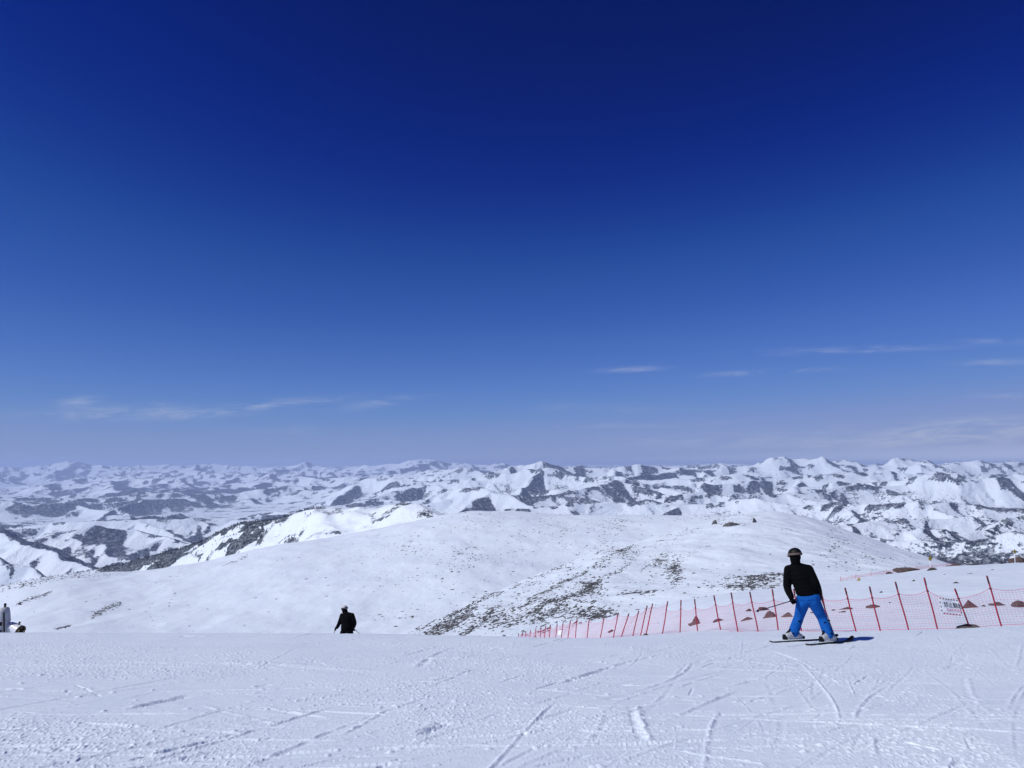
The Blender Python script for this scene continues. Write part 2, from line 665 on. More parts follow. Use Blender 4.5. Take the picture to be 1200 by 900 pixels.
def px_at(px, row):
    """point of the piste plane under a photo pixel"""
    u, w = pix_dir(px, row)
    d = -1.6 / (float(w) + 0.115)
    return float(u) * d, d


# the marks that stand out in the photograph
def track_between(p0, p1, bow, width, depth, berm, seed):
    x0, y0 = px_at(*p0)
    x1, y1 = px_at(*p1)
    L = math.hypot(x1 - x0, y1 - y0)
    a = math.atan2(y1 - y0, x1 - x0)
    track(x0, y0, a - bow / 2, L * (1 + bow * bow / 24), bow / L, width, depth, berm, 0.6, seed)


MARKS = [((654, 815), (790, 775), -.25, .07, .035, .02), ((790, 777), (930, 757), .05, .07, .03, .015),
         ((152, 844), (228, 827), -.1, .09, .035, .02), ((494, 877), (524, 861), 0, .10, .045, .02),
         ((720, 822), (846, 838), 0, .14, .012, .035), ((100, 784), (360, 792), .05, .16, .012, .035),
         ((300, 788), (430, 800), .0, .2, .015, .03), ((490, 796), (552, 764), -.3, .09, .03, .02),
         ((1095, 797), (1127, 772), .6, .07, .03, .012), ((1120, 757), (1138, 754), .1, .08, .03, .01),
         ((1130, 800), (1187, 876), .1, .05, .012, .02), ((740, 838), (760, 890), .0, .07, .02, .03),
         ((945, 870), (992, 857), .0, .06, .03, .012), ((600, 866), (680, 846), .15, .06, .03, .012),
         ((260, 865), (345, 858), .1, .08, .012, .02), ((228, 755), (330, 749), .05, .1, .03, .012),
         ((300, 816), (318, 813), .0, .10, .05, .012), ((310, 793), (330, 789), .0, .10, .05, .012),
         ((210, 754), (240, 755), .0, .12, .04, .012), ((230, 838), (340, 872), .1, .05, .01, .022),
         ((870, 899), (892, 890), .0, .08, .035, .015), ((30, 890), (70, 884), .0, .09, .03, .02),
         ((505, 818), (545, 800), .1, .06, .025, .01), ((1000, 752), (1060, 749), 0, .1, .02, .01),
         ((850, 780), (1010, 805), -.2, .06, .012, .02), ((690, 895), (720, 850), .1, .06, .012, .02)]
for i, mk in enumerate(MARKS):
    track_between(mk[0], mk[1], mk[2], mk[3], mk[4], mk[5], i)
rr_ = np.random.default_rng(3)
for i in range(1350):
    d_ = 4.2 + 13 * rr_.random() ** 0.9
    x_ = rr_.uniform(-0.95, 0.95) * d_
    fam = rr_.random()
    if fam < 0.52:
        an = rr_.normal(0.85, 0.24)
    elif fam < 0.84:
        an = rr_.normal(0.10, 0.14)
    elif fam < 0.95:
        an = rr_.normal(-0.35, 0.25)
    else:
        an = rr_.uniform(-1.5, 1.5)
    deep = rr_.random() < 0.24
    track(x_, d_, an, rr_.uniform(0.25, 1.2) if deep or fam > .84 else rr_.uniform(0.5, 4.5), rr_.normal(0, 0.05),
          rr_.uniform(0.016, 0.032) if deep else rr_.uniform(0.014, 0.055), rr_.uniform(.020, .042) if deep else rr_.uniform(0.003, 0.010),
          rr_.uniform(0.012, 0.034) if rr_.random() < .45 else rr_.uniform(.004, .014), 0.9, 100 + i)
for i in range(170):
    d_ = rr_.uniform(4.5, 15)
    crumbs(rr_.uniform(-0.8, 0.8) * d_, d_, int(rr_.uniform(5, 22)), rr_.uniform(.15, .7), rr_.uniform(.03, .14), rr_.normal(0.2, .25), 900 + i)

# fine grid of the whole near slope
pxs = np.linspace(-160, 1360, 1700)
rows_t = np.concatenate([np.linspace(1180, 915, 110)[:-1], np.linspace(915, 741, 480)])
d_near = 1.6 / ((rows_t - 545) / FPX - 0.115)
d_near = d_near[(d_near > 2.2) & (d_near < 13.2)]
dd = np.concatenate([d_near, np.linspace(13.22, 17.5, 110), np.geomspace(17.6, 200, 260)])
NX, NY, NZ, _ = table_xyz(NEAR, pxs, dd)


# snow settles: soften along the line of sight a little
HM = (HM + np.roll(HM, 1, 0) + np.roll(HM, -1, 0) + 0.6 * np.roll(HM, 2, 0) + 0.6 * np.roll(HM, -2, 0)) / 4.2


def sample_hm(X, Y):
    fx = np.clip((X - HX0) / HS, 0, HW - 1.01)
    fy = np.clip((Y - HY0) / HS, 0, HH - 1.01)
    ix, iy = fx.astype(int), fy.astype(int)
    tx, ty = fx - ix, fy - iy
    h = (HM[iy, ix] * (1 - tx) + HM[iy, ix + 1] * tx) * (1 - ty) + (HM[iy + 1, ix] * (1 - tx) + HM[iy + 1, ix + 1] * tx) * ty
    inside = (X > HX0 + .1) & (X < HX1 - .1) & (Y > HY0 + .1) & (Y < HY1 - .1)
    return h * inside


bank = sstep(18, 30, NY)
disp = sample_hm(NX, NY)
rough_k = sstep(-0.25, 0.35, fbm(NX * 0.55 + NY * 0.2, NY * 0.5, 3, 12))        # churned patches between smooth ones
disp = disp + (1 - bank) * (0.024 * fbm(NX * 0.35, NY * 0.25, 3, 1)
                            + 0.0085 * (0.4 + rough_k) * fbm(NX * 1.5 - NY * 1.2, NY * 1.0 + NX * .4, 4, 2, 0.6)
                            + 0.0028 * (0.25 + rough_k) * np.maximum(0, fbm(NX * 5 - NY * 3.0, NY * 3.2 + NX, 3, 3) - 0.08) * 2
                            + 0.024 * (0.10 + rough_k) * np.maximum(0, pnoise(NX * 24 + NY * 4, NY * 11 - NX * 4, 4) - 0.18)
                            + 0.022 * (0.22 + rough_k) * np.maximum(0, pnoise(NX * 46, NY * 18, 5) - 0.18))
sas = fbm(NX * 0.25 + NY * 0.1, NY * 0.6, 4, 8)
disp = disp + bank * (0.20 * fbm(NX * 0.12, NY * 0.15, 4, 6) + 0.10 * sas + 0.05 * np.abs(fbm(NX * 0.9, NY * 2.0, 3, 9)))
disp = disp * np.where(NY > 13.2, 0.75, 1.0)
slope = grid_mesh('snow_slope', NX, NY, NZ + disp, M_PISTE)
tag(slope, 'groomed snow slope scored by ski tracks in the foreground', 'ground', kind='structure')

# ---- rocky shoulder behind the fence
RC = {380: (160, 775), 430: (172, 757), 470: (185, 742), 520: (215, 722), 560: (245, 703), 600: (275, 687), 640: (300, 670.5),
      670: (322, 657), 700: (345, 646), 740: (380, 636), 780: (420, 626), 830: (470, 612.5), 870: (500, 603), 905: (520, 600),
      950: (505, 607.5), 1000: (480, 624), 1060: (450, 645), 1115: (430, 661), 1200: (400, 690), 1400: (360, 740)}
R0 = {380: 800, 430: 790, 470: 778, 560: 768, 650: 752, 740: 736, 800: 722, 870: 712, 940: 706, 1000: 700, 1060: 694, 1115: 690, 1200: 712, 1400: 760}
ROCKY = {}
for c, (dc, rc) in RC.items():
    r0 = float(np.interp(c, sorted(R0), [R0[k] for k in sorted(R0)]))
    r0 = max(r0, rc + 12)
    ROCKY[c] = [(90, r0 + 12), (115, r0), (dc, rc), (dc * 1.35, rc + 30), (dc * 2, rc + 130)]
px_r = np.linspace(385, 1395, 900)
d_r = np.geomspace(92, 800, 420)
RX, RY, RZ, _ = table_xyz(ROCKY, px_r, d_r, 10)


def rocky_disp(X, Y):
    return 1.5 * fbm(X / 38 + Y / 130, Y / 60, 4, 21) + 0.65 * fbm(X / 9 + 3, Y / 14, 4, 22) * sstep(100, 200, Y) - 0.9 * np.abs(fbm(X / 16 + Y / 60, Y / 55 - X / 90, 3, 23)) * sstep(150, 260, Y)


hill = grid_mesh('rocky_hillside', RX, RY, RZ + rocky_disp(RX, RY), M_HILL)
tag(hill, 'rounded snow dome and rocky shoulder rising behind the red fence', 'hill', kind='structure')

# ---- broad white hill
SC = {-420: (760, 790), -200: (800, 735), 0: (850, 688), 33: (865, 676.5), 55: (880, 675), 83: (900, 672), 167: (930, 671.2), 187: (950, 667), 247: (980, 657),
      283: (1000, 647), 333: (1020, 637), 400: (1050, 626.5), 450: (1075, 617), 500: (1090, 606.5), 533: (1100, 600), 557: (1100, 597),
      600: (1080, 598.5), 633: (1060, 600), 667: (1020, 603), 733: (960, 603.5), 790: (920, 603), 830: (880, 601), 880: (850, 603),
      940: (800, 625), 1050: (760, 680), 1300: (700, 760)}
SNOWY = {}
for c, (dc, rc) in SC.items():
    b0 = 800 + max(0, (rc - 700)) * 0.8
    SNOWY[c] = [(240, b0), (420, b0 - 0.42 * (b0 - rc)), (dc, rc), (dc * 1.4, rc + 34), (dc * 2.2, rc + 130)]
px_s = np.linspace(-410, 1290, 1000)
d_s = np.geomspace(245, 1900, 420)
SX, SY, SZ, _ = table_xyz(SNOWY, px_s, d_s, 14)


def snowy_disp(X, Y):
    return 3.2 * fbm(X / 130 + Y / 400, Y / 170, 4, 31) + 1.0 * fbm(X / 22, Y / 40, 4, 32) - 1.6 * np.abs(fbm(X / 55 + Y / 180, Y / 120, 3, 33))


hill2 = grid_mesh('snow_hill', SX, SY, SZ + snowy_disp(SX, SY), M_HILL)
tag(hill2, 'broad smooth white hill across the middle distance', 'hill', kind='structure')

# ---- forested ridge behind it, on the left
FC = {-420: (3600, 800), -200: (3400, 735), 0: (3200, 688), 60: (3050, 677), 133: (2900, 663), 187: (2780, 650), 233: (2650, 637), 262: (2560, 622.5), 290: (2480, 613),
      315: (2400, 611), 332: (2330, 608), 350: (2260, 602), 372: (2150, 596), 400: (2080, 597.5), 433: (2000, 597), 467: (1900, 591.5), 486: (1860, 592.5), 505: (1830, 599),
      530: (1800, 610), 570: (1750, 630), 640: (1700, 680)}
FORE = {}
for c, (dc, rc) in FC.items():
    FORE[c] = [(dc * 0.5, rc + 130), (dc * .78, rc + 48), (dc, rc), (dc * 1.12, rc + 24), (dc * 1.5, rc + 110)]
px_f = np.linspace(-410, 630, 1000)
t_f = np.linspace(0.52, 1.48, 420)
keysF = sorted(FC)
dcF = pchip(keysF, [FC[k][0] for k in keysF], px_f)
FX = np.empty((len(t_f), len(px_f)))
FY = np.empty_like(FX)
FZ = np.empty_like(FX)
FROW = np.empty_like(FX)
colrows = {c: [(k[0] / FC[c][0], k[1]) for k in FORE[c]] for c in FORE}
FROW = eval_table(colrows, px_f, t_f)
Uf, Wf = pix_dir(np.broadcast_to(px_f, FROW.shape), FROW)
FY = t_f[:, None] * dcF[None, :]
FX, FZ = Uf * FY, Wf * FY
PXF = np.broadcast_to(px_f, FROW.shape)
spur = np.abs(fbm(FX / 330 + FY / 500, FY / 420, 4, 41))
spur2 = np.abs(fbm(FX / 90 + FY / 200, FY / 180, 3, 43))
edge_k = np.exp(-((t_f[:, None] - 1.0) / 0.05) ** 2)
FZ = FZ + (26 - 60 * spur) * (1 - 0.9 * edge_k) - 16 * spur2 * (1 - 0.8 * edge_k) + 3 * fbm(FX / 40, FY / 60, 4, 44)
# forest on the left face, bare snow with rock ribs right of the spur that runs down from the peak
spur_px = np.interp(FROW, [590, 600, 640, 700], [378, 366, 298, 180])
left = sstep(16, -12, PXF - spur_px + 16 * fbm(FX / 50, FY / 90, 3, 49))
forest_k = left * sstep(120, 150, PXF + 25 * fbm(FX / 120, FY / 200, 3, 45)) * 1.0 + left * sstep(150, 120, PXF) * 0.45
openings = np.maximum(sstep(-.10, .22, fbm(FX / 130 + FY / 260, FY / 240, 4, 46)), 0.95 * sstep(.0, .30, fbm(FX / 42 + FY / 150, FY / 80, 4, 48, .6)) * sstep(170, 250, PXF)) * sstep(0.985, 0.93, t_f[:, None] + 0.02 * fbm(PXF / 25, PXF / 40, 3, 50))
bare = forest_k * (0.98 - 0.75 * openings) + (1 - left) * (0.24 + 0.34 * sstep(.0, .45, fbm(FX / 34 + FY / 70, FY / 60 - FX / 160, 4, 47, .6)))
crest_line = np.exp(-((t_f[:, None] - 1.0) / 0.012) ** 2) * sstep(120, 200, PXF)
bare = np.maximum(bare, crest_line * 0.8)
ridge = grid_mesh('forested_ridge', FX, FY, FZ, M_RIDGE, {'bare': bare})
tag(ridge, 'steep ridge with dark forest on its left face beyond the white hill', 'hill', kind='structure')


# ------------------------------------------------------------------ far mountains: uplift and river erosion
def erode(z, U, iters, k=0.16, m=0.45, kd=0.02):
    z = z.astype(np.float32)
    U = U.astype(np.float32)
    H, Wd = z.shape
    n = H * Wd
    idx = np.arange(n).reshape(H, Wd)
    nb = [(-1, 0, 1), (1, 0, 1), (0, -1, 1), (0, 1, 1), (-1, -1, 1.4142), (-1, 1, 1.4142), (1, -1, 1.4142), (1, 1, 1.4142)]
    A = np.ones(n, np.float32)
    edge = np.zeros((H, Wd), bool)
    edge[0] = edge[-1] = True
    edge[:, 0] = edge[:, -1] = True
    ed = edge.ravel()
    for it in range(iters):
        zp = np.pad(z, 1, mode='edge')
        best = np.zeros((H, Wd), np.float32)
        rec = idx.copy()
        dst = np.ones((H, Wd), np.float32)
        for (dy, dx, L) in nb:
            zn = zp[1 + dy:1 + dy + H, 1 + dx:1 + dx + Wd]
            s = (z - zn) / L
            up = s > best
            best = np.where(up, s, best)
            rec = np.where(up, idx + dy * Wd + dx, rec)
            dst = np.where(up, L, dst)
        rec = np.where(edge, idx, rec).ravel()
        has = rec != idx.ravel()
        A = (1.0 + np.bincount(rec[has], weights=A[has], minlength=n)).astype(np.float32)
        f = k * A ** m / dst.ravel() * has
        zf = z.ravel()
        znew = (zf + U.ravel() + f * zf[rec]) / (1 + f)
        znew = np.where(ed, zf, znew)
        z = znew.reshape(H, Wd)
        lap = (np.roll(z, 1, 0) + np.roll(z, -1, 0) + np.roll(z, 1, 1) + np.roll(z, -1, 1) - 4 * z)
        lap[edge] = 0
        z = z + kd * lap
    return z


def resize(a, H, Wd):
    h, w = a.shape
    fy = np.linspace(0, h - 1.001, H)
    fx = np.linspace(0, w - 1.001, Wd)
    iy, ix = fy.astype(int), fx.astype(int)
    ty, tx = (fy - iy)[:, None], (fx - ix)[None, :]
    a0 = a[iy][:, ix] * (1 - tx) + a[iy][:, ix + 1] * tx
    a1 = a[iy + 1][:, ix] * (1 - tx) + a[iy + 1][:, ix + 1] * tx
    return a0 * (1 - ty) + a1 * ty


def bil(a, fx, fy):
    H, Wd = a.shape
    fx = np.clip(fx, 0, Wd - 1.01)
    fy = np.clip(fy, 0, H - 1.01)
    ix, iy = fx.astype(int), fy.astype(int)
    tx, ty = fx - ix, fy - iy
    return (a[iy, ix] * (1 - tx) + a[iy, ix + 1] * tx) * (1 - ty) + (a[iy + 1, ix] * (1 - tx) + a[iy + 1, ix + 1] * tx) * ty


def blur(a, r):
    for ax in (0, 1):
        p = [(0, 0), (0, 0)]
        p[ax] = (r + 1, r)
        c = np.cumsum(np.pad(a, p, mode='edge'), axis=ax)
        n = a.shape[ax]
        hi = np.take(c, np.arange(2 * r + 1, 2 * r + 1 + n), axis=ax)
        lo = np.take(c, np.arange(0, n), axis=ax)
        a = (hi - lo) / (2 * r + 1)
    return a


def normalise(z, blk, br):
    """0 at the local valley floors, 1 at the local summits"""
    H, Wd = z.shape
    h, w = H // blk, Wd // blk
    zb = z[:h * blk, :w * blk].reshape(h, blk, w, blk)
    lo = np.percentile(zb, 3, axis=(1, 3))
    hi = np.percentile(zb, 98, axis=(1, 3))
    lo, hi = blur(blur(lo, br), br), blur(blur(hi, br), br)
    lo, hi = resize(lo, H, Wd), resize(hi, H, Wd)
    return (z - lo) / (hi - lo + 1e-9)


TD = np.array([2.6, 4, 5, 7, 10, 14, 20, 30, 45, 68]) * 1000
TOPS = {-300: [-800, -800, -760, -640, -640, -560, -470, -260, -10, 40],
        0:    [-800, -800, -760, -620, -640, -560, -460, -250, 0, 60],
        160:  [-800, -850, -820, -680, -640, -540, -430, -230, 20, 90],
        330:  [-800, -850, -850, -800, -620, -430, -330, -200, 0, 60],
        470:  [-700, -700, -700, -650, -480, -260, -180, -110, 60, 130],
        630:  [-600, -600, -560, -520, -360, 10, 20, 0, 60, 120],
        800:  [-560, -520, -480, -430, -290, -40, 30, 40, 80, 120],
        950:  [-520, -480, -440, -370, -200, 50, 140, 120, 120, 120],
        1060: [-480, -430, -400, -320, -160, 60, 150, 120, 120, 120],
        1200: [-460, -360, -330, -280, -140, 30, 120, 120, 140, 140],
        1500: [-440, -320, -260, -200, -100, 30, 120, 120, 140, 140]}
FLOOR = {-300: [-1000, -1000, -1000, -1000, -950, -900, -880, -800, -650, -500],
         160: [-1000, -1050, -1050, -1000, -950, -900, -880, -800, -650, -500],
         500: [-950, -950, -950, -950, -900, -850, -800, -700, -600, -500],
         800: [-850, -850, -830, -850, -850, -800, -750, -700, -600, -500],
         1200: [-760, -760, -760, -780, -800, -800, -750, -700, -600, -500],
         1500: [-760, -760, -760, -780, -800, -800, -750, -700, -600, -500]}


u_far = np.linspace(-0.95, 0.95, 1500)
d_far = np.concatenate([np.geomspace(2600, 16000, 640), np.geomspace(16050, 68000, 420)])
GX = d_far[:, None] * u_far[None, :]
GY = d_far[:, None] * np.ones_like(u_far)[None, :]


def env_grid(tab):
    """table of heights on an even (log depth, bearing) grid"""
    ld = np.linspace(math.log(2200), math.log(72000), 90)
    keys = sorted(tab)
    A = np.stack([np.interp(ld, np.log(TD), tab[k]) for k in keys], 0)
    uk = (np.array(keys) - 600) / FPX
    uq = np.linspace(-1.1, 1.1, 160)
    return np.stack([pchip(uk, A[:, i], uq) for i in range(len(ld))], 0)


EN_T, EN_F = env_grid(TOPS), env_grid(FLOOR)


def env(tab, X, Y):
    fy = (np.log(np.maximum(Y, 2200)) - math.log(2200)) / (math.log(72000) - math.log(2200)) * 89
    fx = (np.clip(X / np.maximum(Y, 1), -1.1, 1.1) + 1.1) / 2.2 * 159
    return bil(tab, fx, fy)


def env1(tab, x, y):
    return float(env(tab, np.array([float(x)]), np.array([float(y)]))[0])


# ---- the skeleton of the ranges: main crests, their spurs and ribs
SEGS = []        # x0 y0 h0 x1 y1 h1 slope
rm = random.Random(12)


def add_crest(path, slope):
    for (p, q) in zip(path[:-1], path[1:]):
        SEGS.append((p[0], p[1], p[2], q[0], q[1], q[2], slope))


def spurs(path, step, length, level, slope, drop):
    """side ridges on both sides of a crest, falling to the valley"""
    acc, side = rm.uniform(0, step), rm.choice((-1, 1))
    for (p, q) in zip(path[:-1], path[1:]):
        L = math.hypot(q[0] - p[0], q[1] - p[1])
        hd = math.atan2(q[1] - p[1], q[0] - p[0])
        while acc < L:
            t_ = acc / L
            x, y, h = p[0] + (q[0] - p[0]) * t_, p[1] + (q[1] - p[1]) * t_, p[2] + (q[2] - p[2]) * t_
            side = -side if rm.random() < 0.8 else side
            an = hd + side * math.radians(rm.uniform(48, 82))
            ln = length * rm.uniform(0.55, 1.25)
            fl = env1(EN_F, x, y)
            end = h - (h - fl) * drop * rm.uniform(0.75, 1.05)
            n = max(3, int(ln / 500)) if level == 1 else 3
            pts, bend = [(x, y, h - 12)], rm.uniform(-.25, .25)
            for k in range(1, n + 1):
                an += bend / n + rm.uniform(-.16, .16)
                x += math.cos(an) * ln / n
                y += math.sin(an) * ln / n
                if y < 2400:
                    break
                f = k / n
                hh_ = h + (end - h) * (0.62 * f + 0.38 * f * f) + rm.uniform(-.03, .03) * (h - end)
                pts.append((x, y, hh_))
            if len(pts) > 1:
                add_crest(pts, slope * rm.uniform(.9, 1.2))
                if level == 1:
                    spurs(pts, step * 0.60, length * 0.24, 2, slope * 1.1, 0.6)
            acc += step * rm.uniform(0.7, 1.4)
        acc -= L


def photo_crest(tab):
    return [tuple(at(px, row, d * 1000)) for (px, row, d) in tab]


NAMED = [
    ([(540, 561, 13.3), (575, 556, 13.6), (600, 550, 14), (618, 546, 14), (630, 542.5, 14), (645, 545, 14.2), (665, 547, 14.4), (700, 550, 14.5), (735, 548, 14.8), (760, 546.5, 15), (800, 548.5, 15), (826, 545, 15.4), (845, 541, 15.5), (866, 544, 15.5),
      (890, 542, 15.8), (905, 537, 16), (918, 538, 16), (932, 534.5, 16.2), (950, 537, 16), (975, 540, 16), (1000, 541.5, 16), (1035, 540.5, 16), (1053, 534.5, 16.2), (1066, 540, 16), (1085, 542.5, 16), (1120, 541.5, 16),
      (1149, 538, 16.5), (1168, 541, 16.5), (1190, 540, 16.8), (1230, 539, 17), (1330, 540, 17)], 1500, 3600, .50),
    ([(930, 575, 10.5), (975, 570, 10.6), (1020, 563, 10.6), (1060, 560, 10.4), (1100, 557, 10.2), (1140, 563, 10), (1180, 558, 10), (1260, 562, 10)], 1100, 2300, .50),
    ([(985, 598, 7.6), (1010, 590, 7.6), (1040, 588, 7.4), (1080, 592, 7.2), (1120, 588, 7.2), (1160, 586, 7.2), (1215, 590, 7.2), (1300, 590, 7)], 800, 1500, .52),
    ([(1035, 640, 5.0), (1060, 626, 5.1), (1092, 619, 5.1), (1130, 616, 5.2), (1170, 612, 5.2), (1220, 604, 5.3), (1300, 600, 5.3)], 520, 1050, .56),
    ([(640, 575, 11.5), (690, 570, 11.4), (740, 566, 11.6), (790, 570, 11.8), (830, 566, 12.2), (880, 572, 12.4), (930, 566, 12.6)], 1200, 2300, .48),
    ([(395, 570, 16), (430, 562, 15.6), (460, 557, 15.4), (490, 556, 15.2), (520, 559, 14.4), (550, 566, 13.2), (580, 577, 12)], 1300, 2600, .48),
    ([(500, 580, 10.5), (530, 573, 10.4), (556, 572, 10.2), (590, 580, 9.8), (620, 590, 9.4)], 900, 1700, .50),
    ([(-70, 588, 13.5), (0, 586, 13.8), (50, 590, 14), (95, 584, 14.4), (130, 578, 15), (170, 574, 15.5), (215, 572, 16), (250, 576, 16.4), (290, 572, 17), (330, 569, 17.5), (380, 567, 18)], 1150, 2300, .42),
    ([(-80, 632, 7.4), (-10, 622, 7.5), (40, 627, 7.8), (90, 621, 8.0), (125, 616, 8.2), (160, 617, 8.3), (200, 628, 8.4)], 800, 1700, .46),
    ([(-110, 586, 7.6), (-40, 604, 7.0), (10, 622, 6.5), (60, 641, 6.05), (105, 658, 5.7), (145, 672, 5.4)], 480, 800, .56),
    ([(-60, 632, 5.6), (0, 651, 5.3), (50, 668, 5.0)], 420, 600, .56),
    ([(62, 620, 8.3), (95, 627, 7.9), (130, 639, 7.4), (165, 653, 6.9), (195, 666, 6.6)], 480, 800, .54),
    ([(160, 616, 8.4), (190, 625, 8.1), (225, 638, 7.7), (262, 652, 7.3)], 500, 800, .50),
    ([(40, 569, 22), (62, 563, 22), (80, 566, 22), (110, 572, 21)], 1400, 2500, .42),
    ([(-40, 549, 36), (30, 546, 36.5), (62, 544, 37), (88, 539.5, 37), (112, 544, 37), (140, 546.5, 37), (165, 544, 38), (200, 541, 38), (222, 545, 38), (245, 542, 38), (285, 546, 38), (325, 545, 38), (366, 541, 38), (385, 546, 37), (412, 546, 36), (440, 543, 35), (480, 539, 35), (510, 537, 35), (540, 540, 35), (565, 542, 35), (590, 541, 35)], 3600, 6500, .38),
]
for tab, step, ln, sl_ in NAMED:
    P = photo_crest(tab)
    # finer path with small rises and dips between the summits
    Q = []
    for (p, q) in zip(P[:-1], P[1:]):
        for k in range(3):
            f = k / 3
            j = 0 if k == 0 else 1
            L = math.hypot(q[0] - p[0], q[1] - p[1])
            Q.append((p[0] + (q[0] - p[0]) * f + j * rm.uniform(-.06, .06) * L, p[1] + (q[1] - p[1]) * f + j * rm.uniform(-.22, .22) * L, p[2] + (q[2] - p[2]) * f - j * rm.uniform(0.0, .020) * L))
    Q.append(P[-1])
    add_crest(Q, sl_)
    spurs(Q, step * 0.55, ln * 0.85, 1, sl_, 0.9)
d_ = 4200.0
while d_ < 66000:
    sp_ = 1900 + 0.115 * d_
    x_ = -0.9 * d_ + rm.uniform(0, sp_)
    while x_ < 0.9 * d_:
        y0 = d_ + rm.uniform(-.4, .4) * sp_
        x0 = x_
        hd = rm.uniform(-.7, .7) + (math.pi if rm.random() < .5 else 0)
        n = rm.randint(3, 6)
        pts = []
        k0 = rm.uniform(.72, 1.0)
        for k in range(n + 1):
            if y0 < 3800:
                break
            t1, f1 = env1(EN_T, x0, y0), env1(EN_F, x0, y0)
            pts.append((x0, y0, f1 + (t1 - f1) * k0 * rm.uniform(.80, 1.06)))
            hd += rm.uniform(-.45, .45)
            x0 += math.cos(hd) * sp_ * .42
            y0 += math.sin(hd) * sp_ * .42
        if len(pts) > 1:
            add_crest(pts, .44)
            spurs(pts, sp_ * .24, sp_ * .58, 1, .50, 0.92)
        x_ += sp_ * rm.uniform(.8, 1.3)
    d_ += sp_ * rm.uniform(.75, 1.0)


def raster(X0, X1, Y0, Y1, cell, reach):
    nx, ny = int((X1 - X0) / cell), int((Y1 - Y0) / cell)
    xs, ys = X0 + np.arange(nx) * cell, Y0 + np.arange(ny) * cell
    X, Y = np.meshgrid(xs, ys)
    Fl = env(EN_F, X, Y)
    nz = fbm(X / 1500, Y / 1500, 4, 65)
    Z = (Fl - 40 + 70 * fbm(X / 2600, Y / 2600, 4, 66)).astype(np.float32)
    km = (1 + 0.35 * fbm(X / 800, Y / 800, 4, 67)).astype(np.float32)
    # crests wander a little
    WX = (X + 150 * fbm(X / 1300, Y / 1300, 4, 68)).astype(np.float32)
    WY = (Y + 150 * fbm(X / 1300, Y / 1300, 4, 69)).astype(np.float32)
    for (x0, y0, h0, x1, y1, h1, sl_) in SEGS:
        rc_ = reach + 150
        i0, i1 = int((min(x0, x1) - rc_ - X0) / cell), int((max(x0, x1) + rc_ - X0) / cell) + 1
        j0, j1 = int((min(y0, y1) - rc_ - Y0) / cell), int((max(y0, y1) + rc_ - Y0) / cell) + 1
        i0, j0, i1, j1 = max(i0, 0), max(j0, 0), min(i1, nx), min(j1, ny)
        if i0 >= i1 or j0 >= j1:
            continue
        wx, wy = WX[j0:j1, i0:i1], WY[j0:j1, i0:i1]
        dx, dy = x1 - x0, y1 - y0
        L2 = dx * dx + dy * dy + 1e-6
        t_ = np.clip(((wx - x0) * dx + (wy - y0) * dy) / L2, 0, 1)
        dist = np.hypot(wx - x0 - t_ * dx, wy - y0 - t_ * dy)
        h = h0 + (h1 - h0) * t_
        fl = Fl[(j0 + j1) // 2, (i0 + i1) // 2]
        rel = np.maximum(h - fl, 30) * 1.12
        sk = 1.75 * sl_ * km[j0:j1, i0:i1]
        zz = h - rel * (1 - np.exp(-dist * sk / rel))
        np.maximum(Z[j0:j1, i0:i1], zz, out=Z[j0:j1, i0:i1])
    Z = erode(Z / cell, np.zeros_like(Z), 16, k=0.030, m=0.42, kd=0.012) * cell
    return Z


CX0, CX1, CY0, CY1, CC = -56000., 56000., 9000., 69000., 110.
zc = raster(CX0, CX1, CY0, CY1, CC, 2600)
FX0, FX1, FY0, FY1, FC_ = -14500., 14500., 2300., 16500., 25.
zf_ = raster(FX0, FX1, FY0, FY1, FC_, 1500)
zC = bil(zc, (GX - CX0) / CC, (GY - CY0) / CC)
zF = bil(zf_, (GX - FX0) / FC_, (GY - FY0) / FC_)
wF = sstep(16000, 13500, GY) * sstep(14300, 13600, np.abs(GX))
GZ = zC * (1 - wF) + zF * wF
T_, F_ = env(EN_T, GX, GY), env(EN_F, GX, GY)
amp = np.maximum(T_ - F_, 120)
E2 = (GZ - F_) / amp
det = np.clip(E2, 0, 1) * (1 - 0.5 * np.clip(E2, 0, 1))
wx = GX + 300 * fbm(GX / 1500, GY / 1500, 3, 81)
wy = GY + 300 * fbm(GX / 1500, GY / 1500, 3, 82)
kn = sstep(11000, 7000, GY)
RG = ridged(wx / 2600, wy / 2600, 6, 83, 0.52) * (1 - kn) + ridged((wx * 0.9 + wy * 0.35) / 1300, (wy * 0.9 - wx * 0.35) / 1300, 5, 89, 0.52) * kn
GZ = GZ + (0.44 - 0.06 * kn) * amp * (0.30 + det) * (RG - 0.42)
E2 = (GZ - F_) / amp


def grad(Z):
    """slopes along x and y on the fan-shaped grid"""
    zu = np.gradient(Z, axis=1) / np.gradient(u_far)[None, :] / GY
    zd = np.gradient(Z, axis=0) / np.gradient(d_far)[:, None]
    return zu, zd - zu * GX / GY


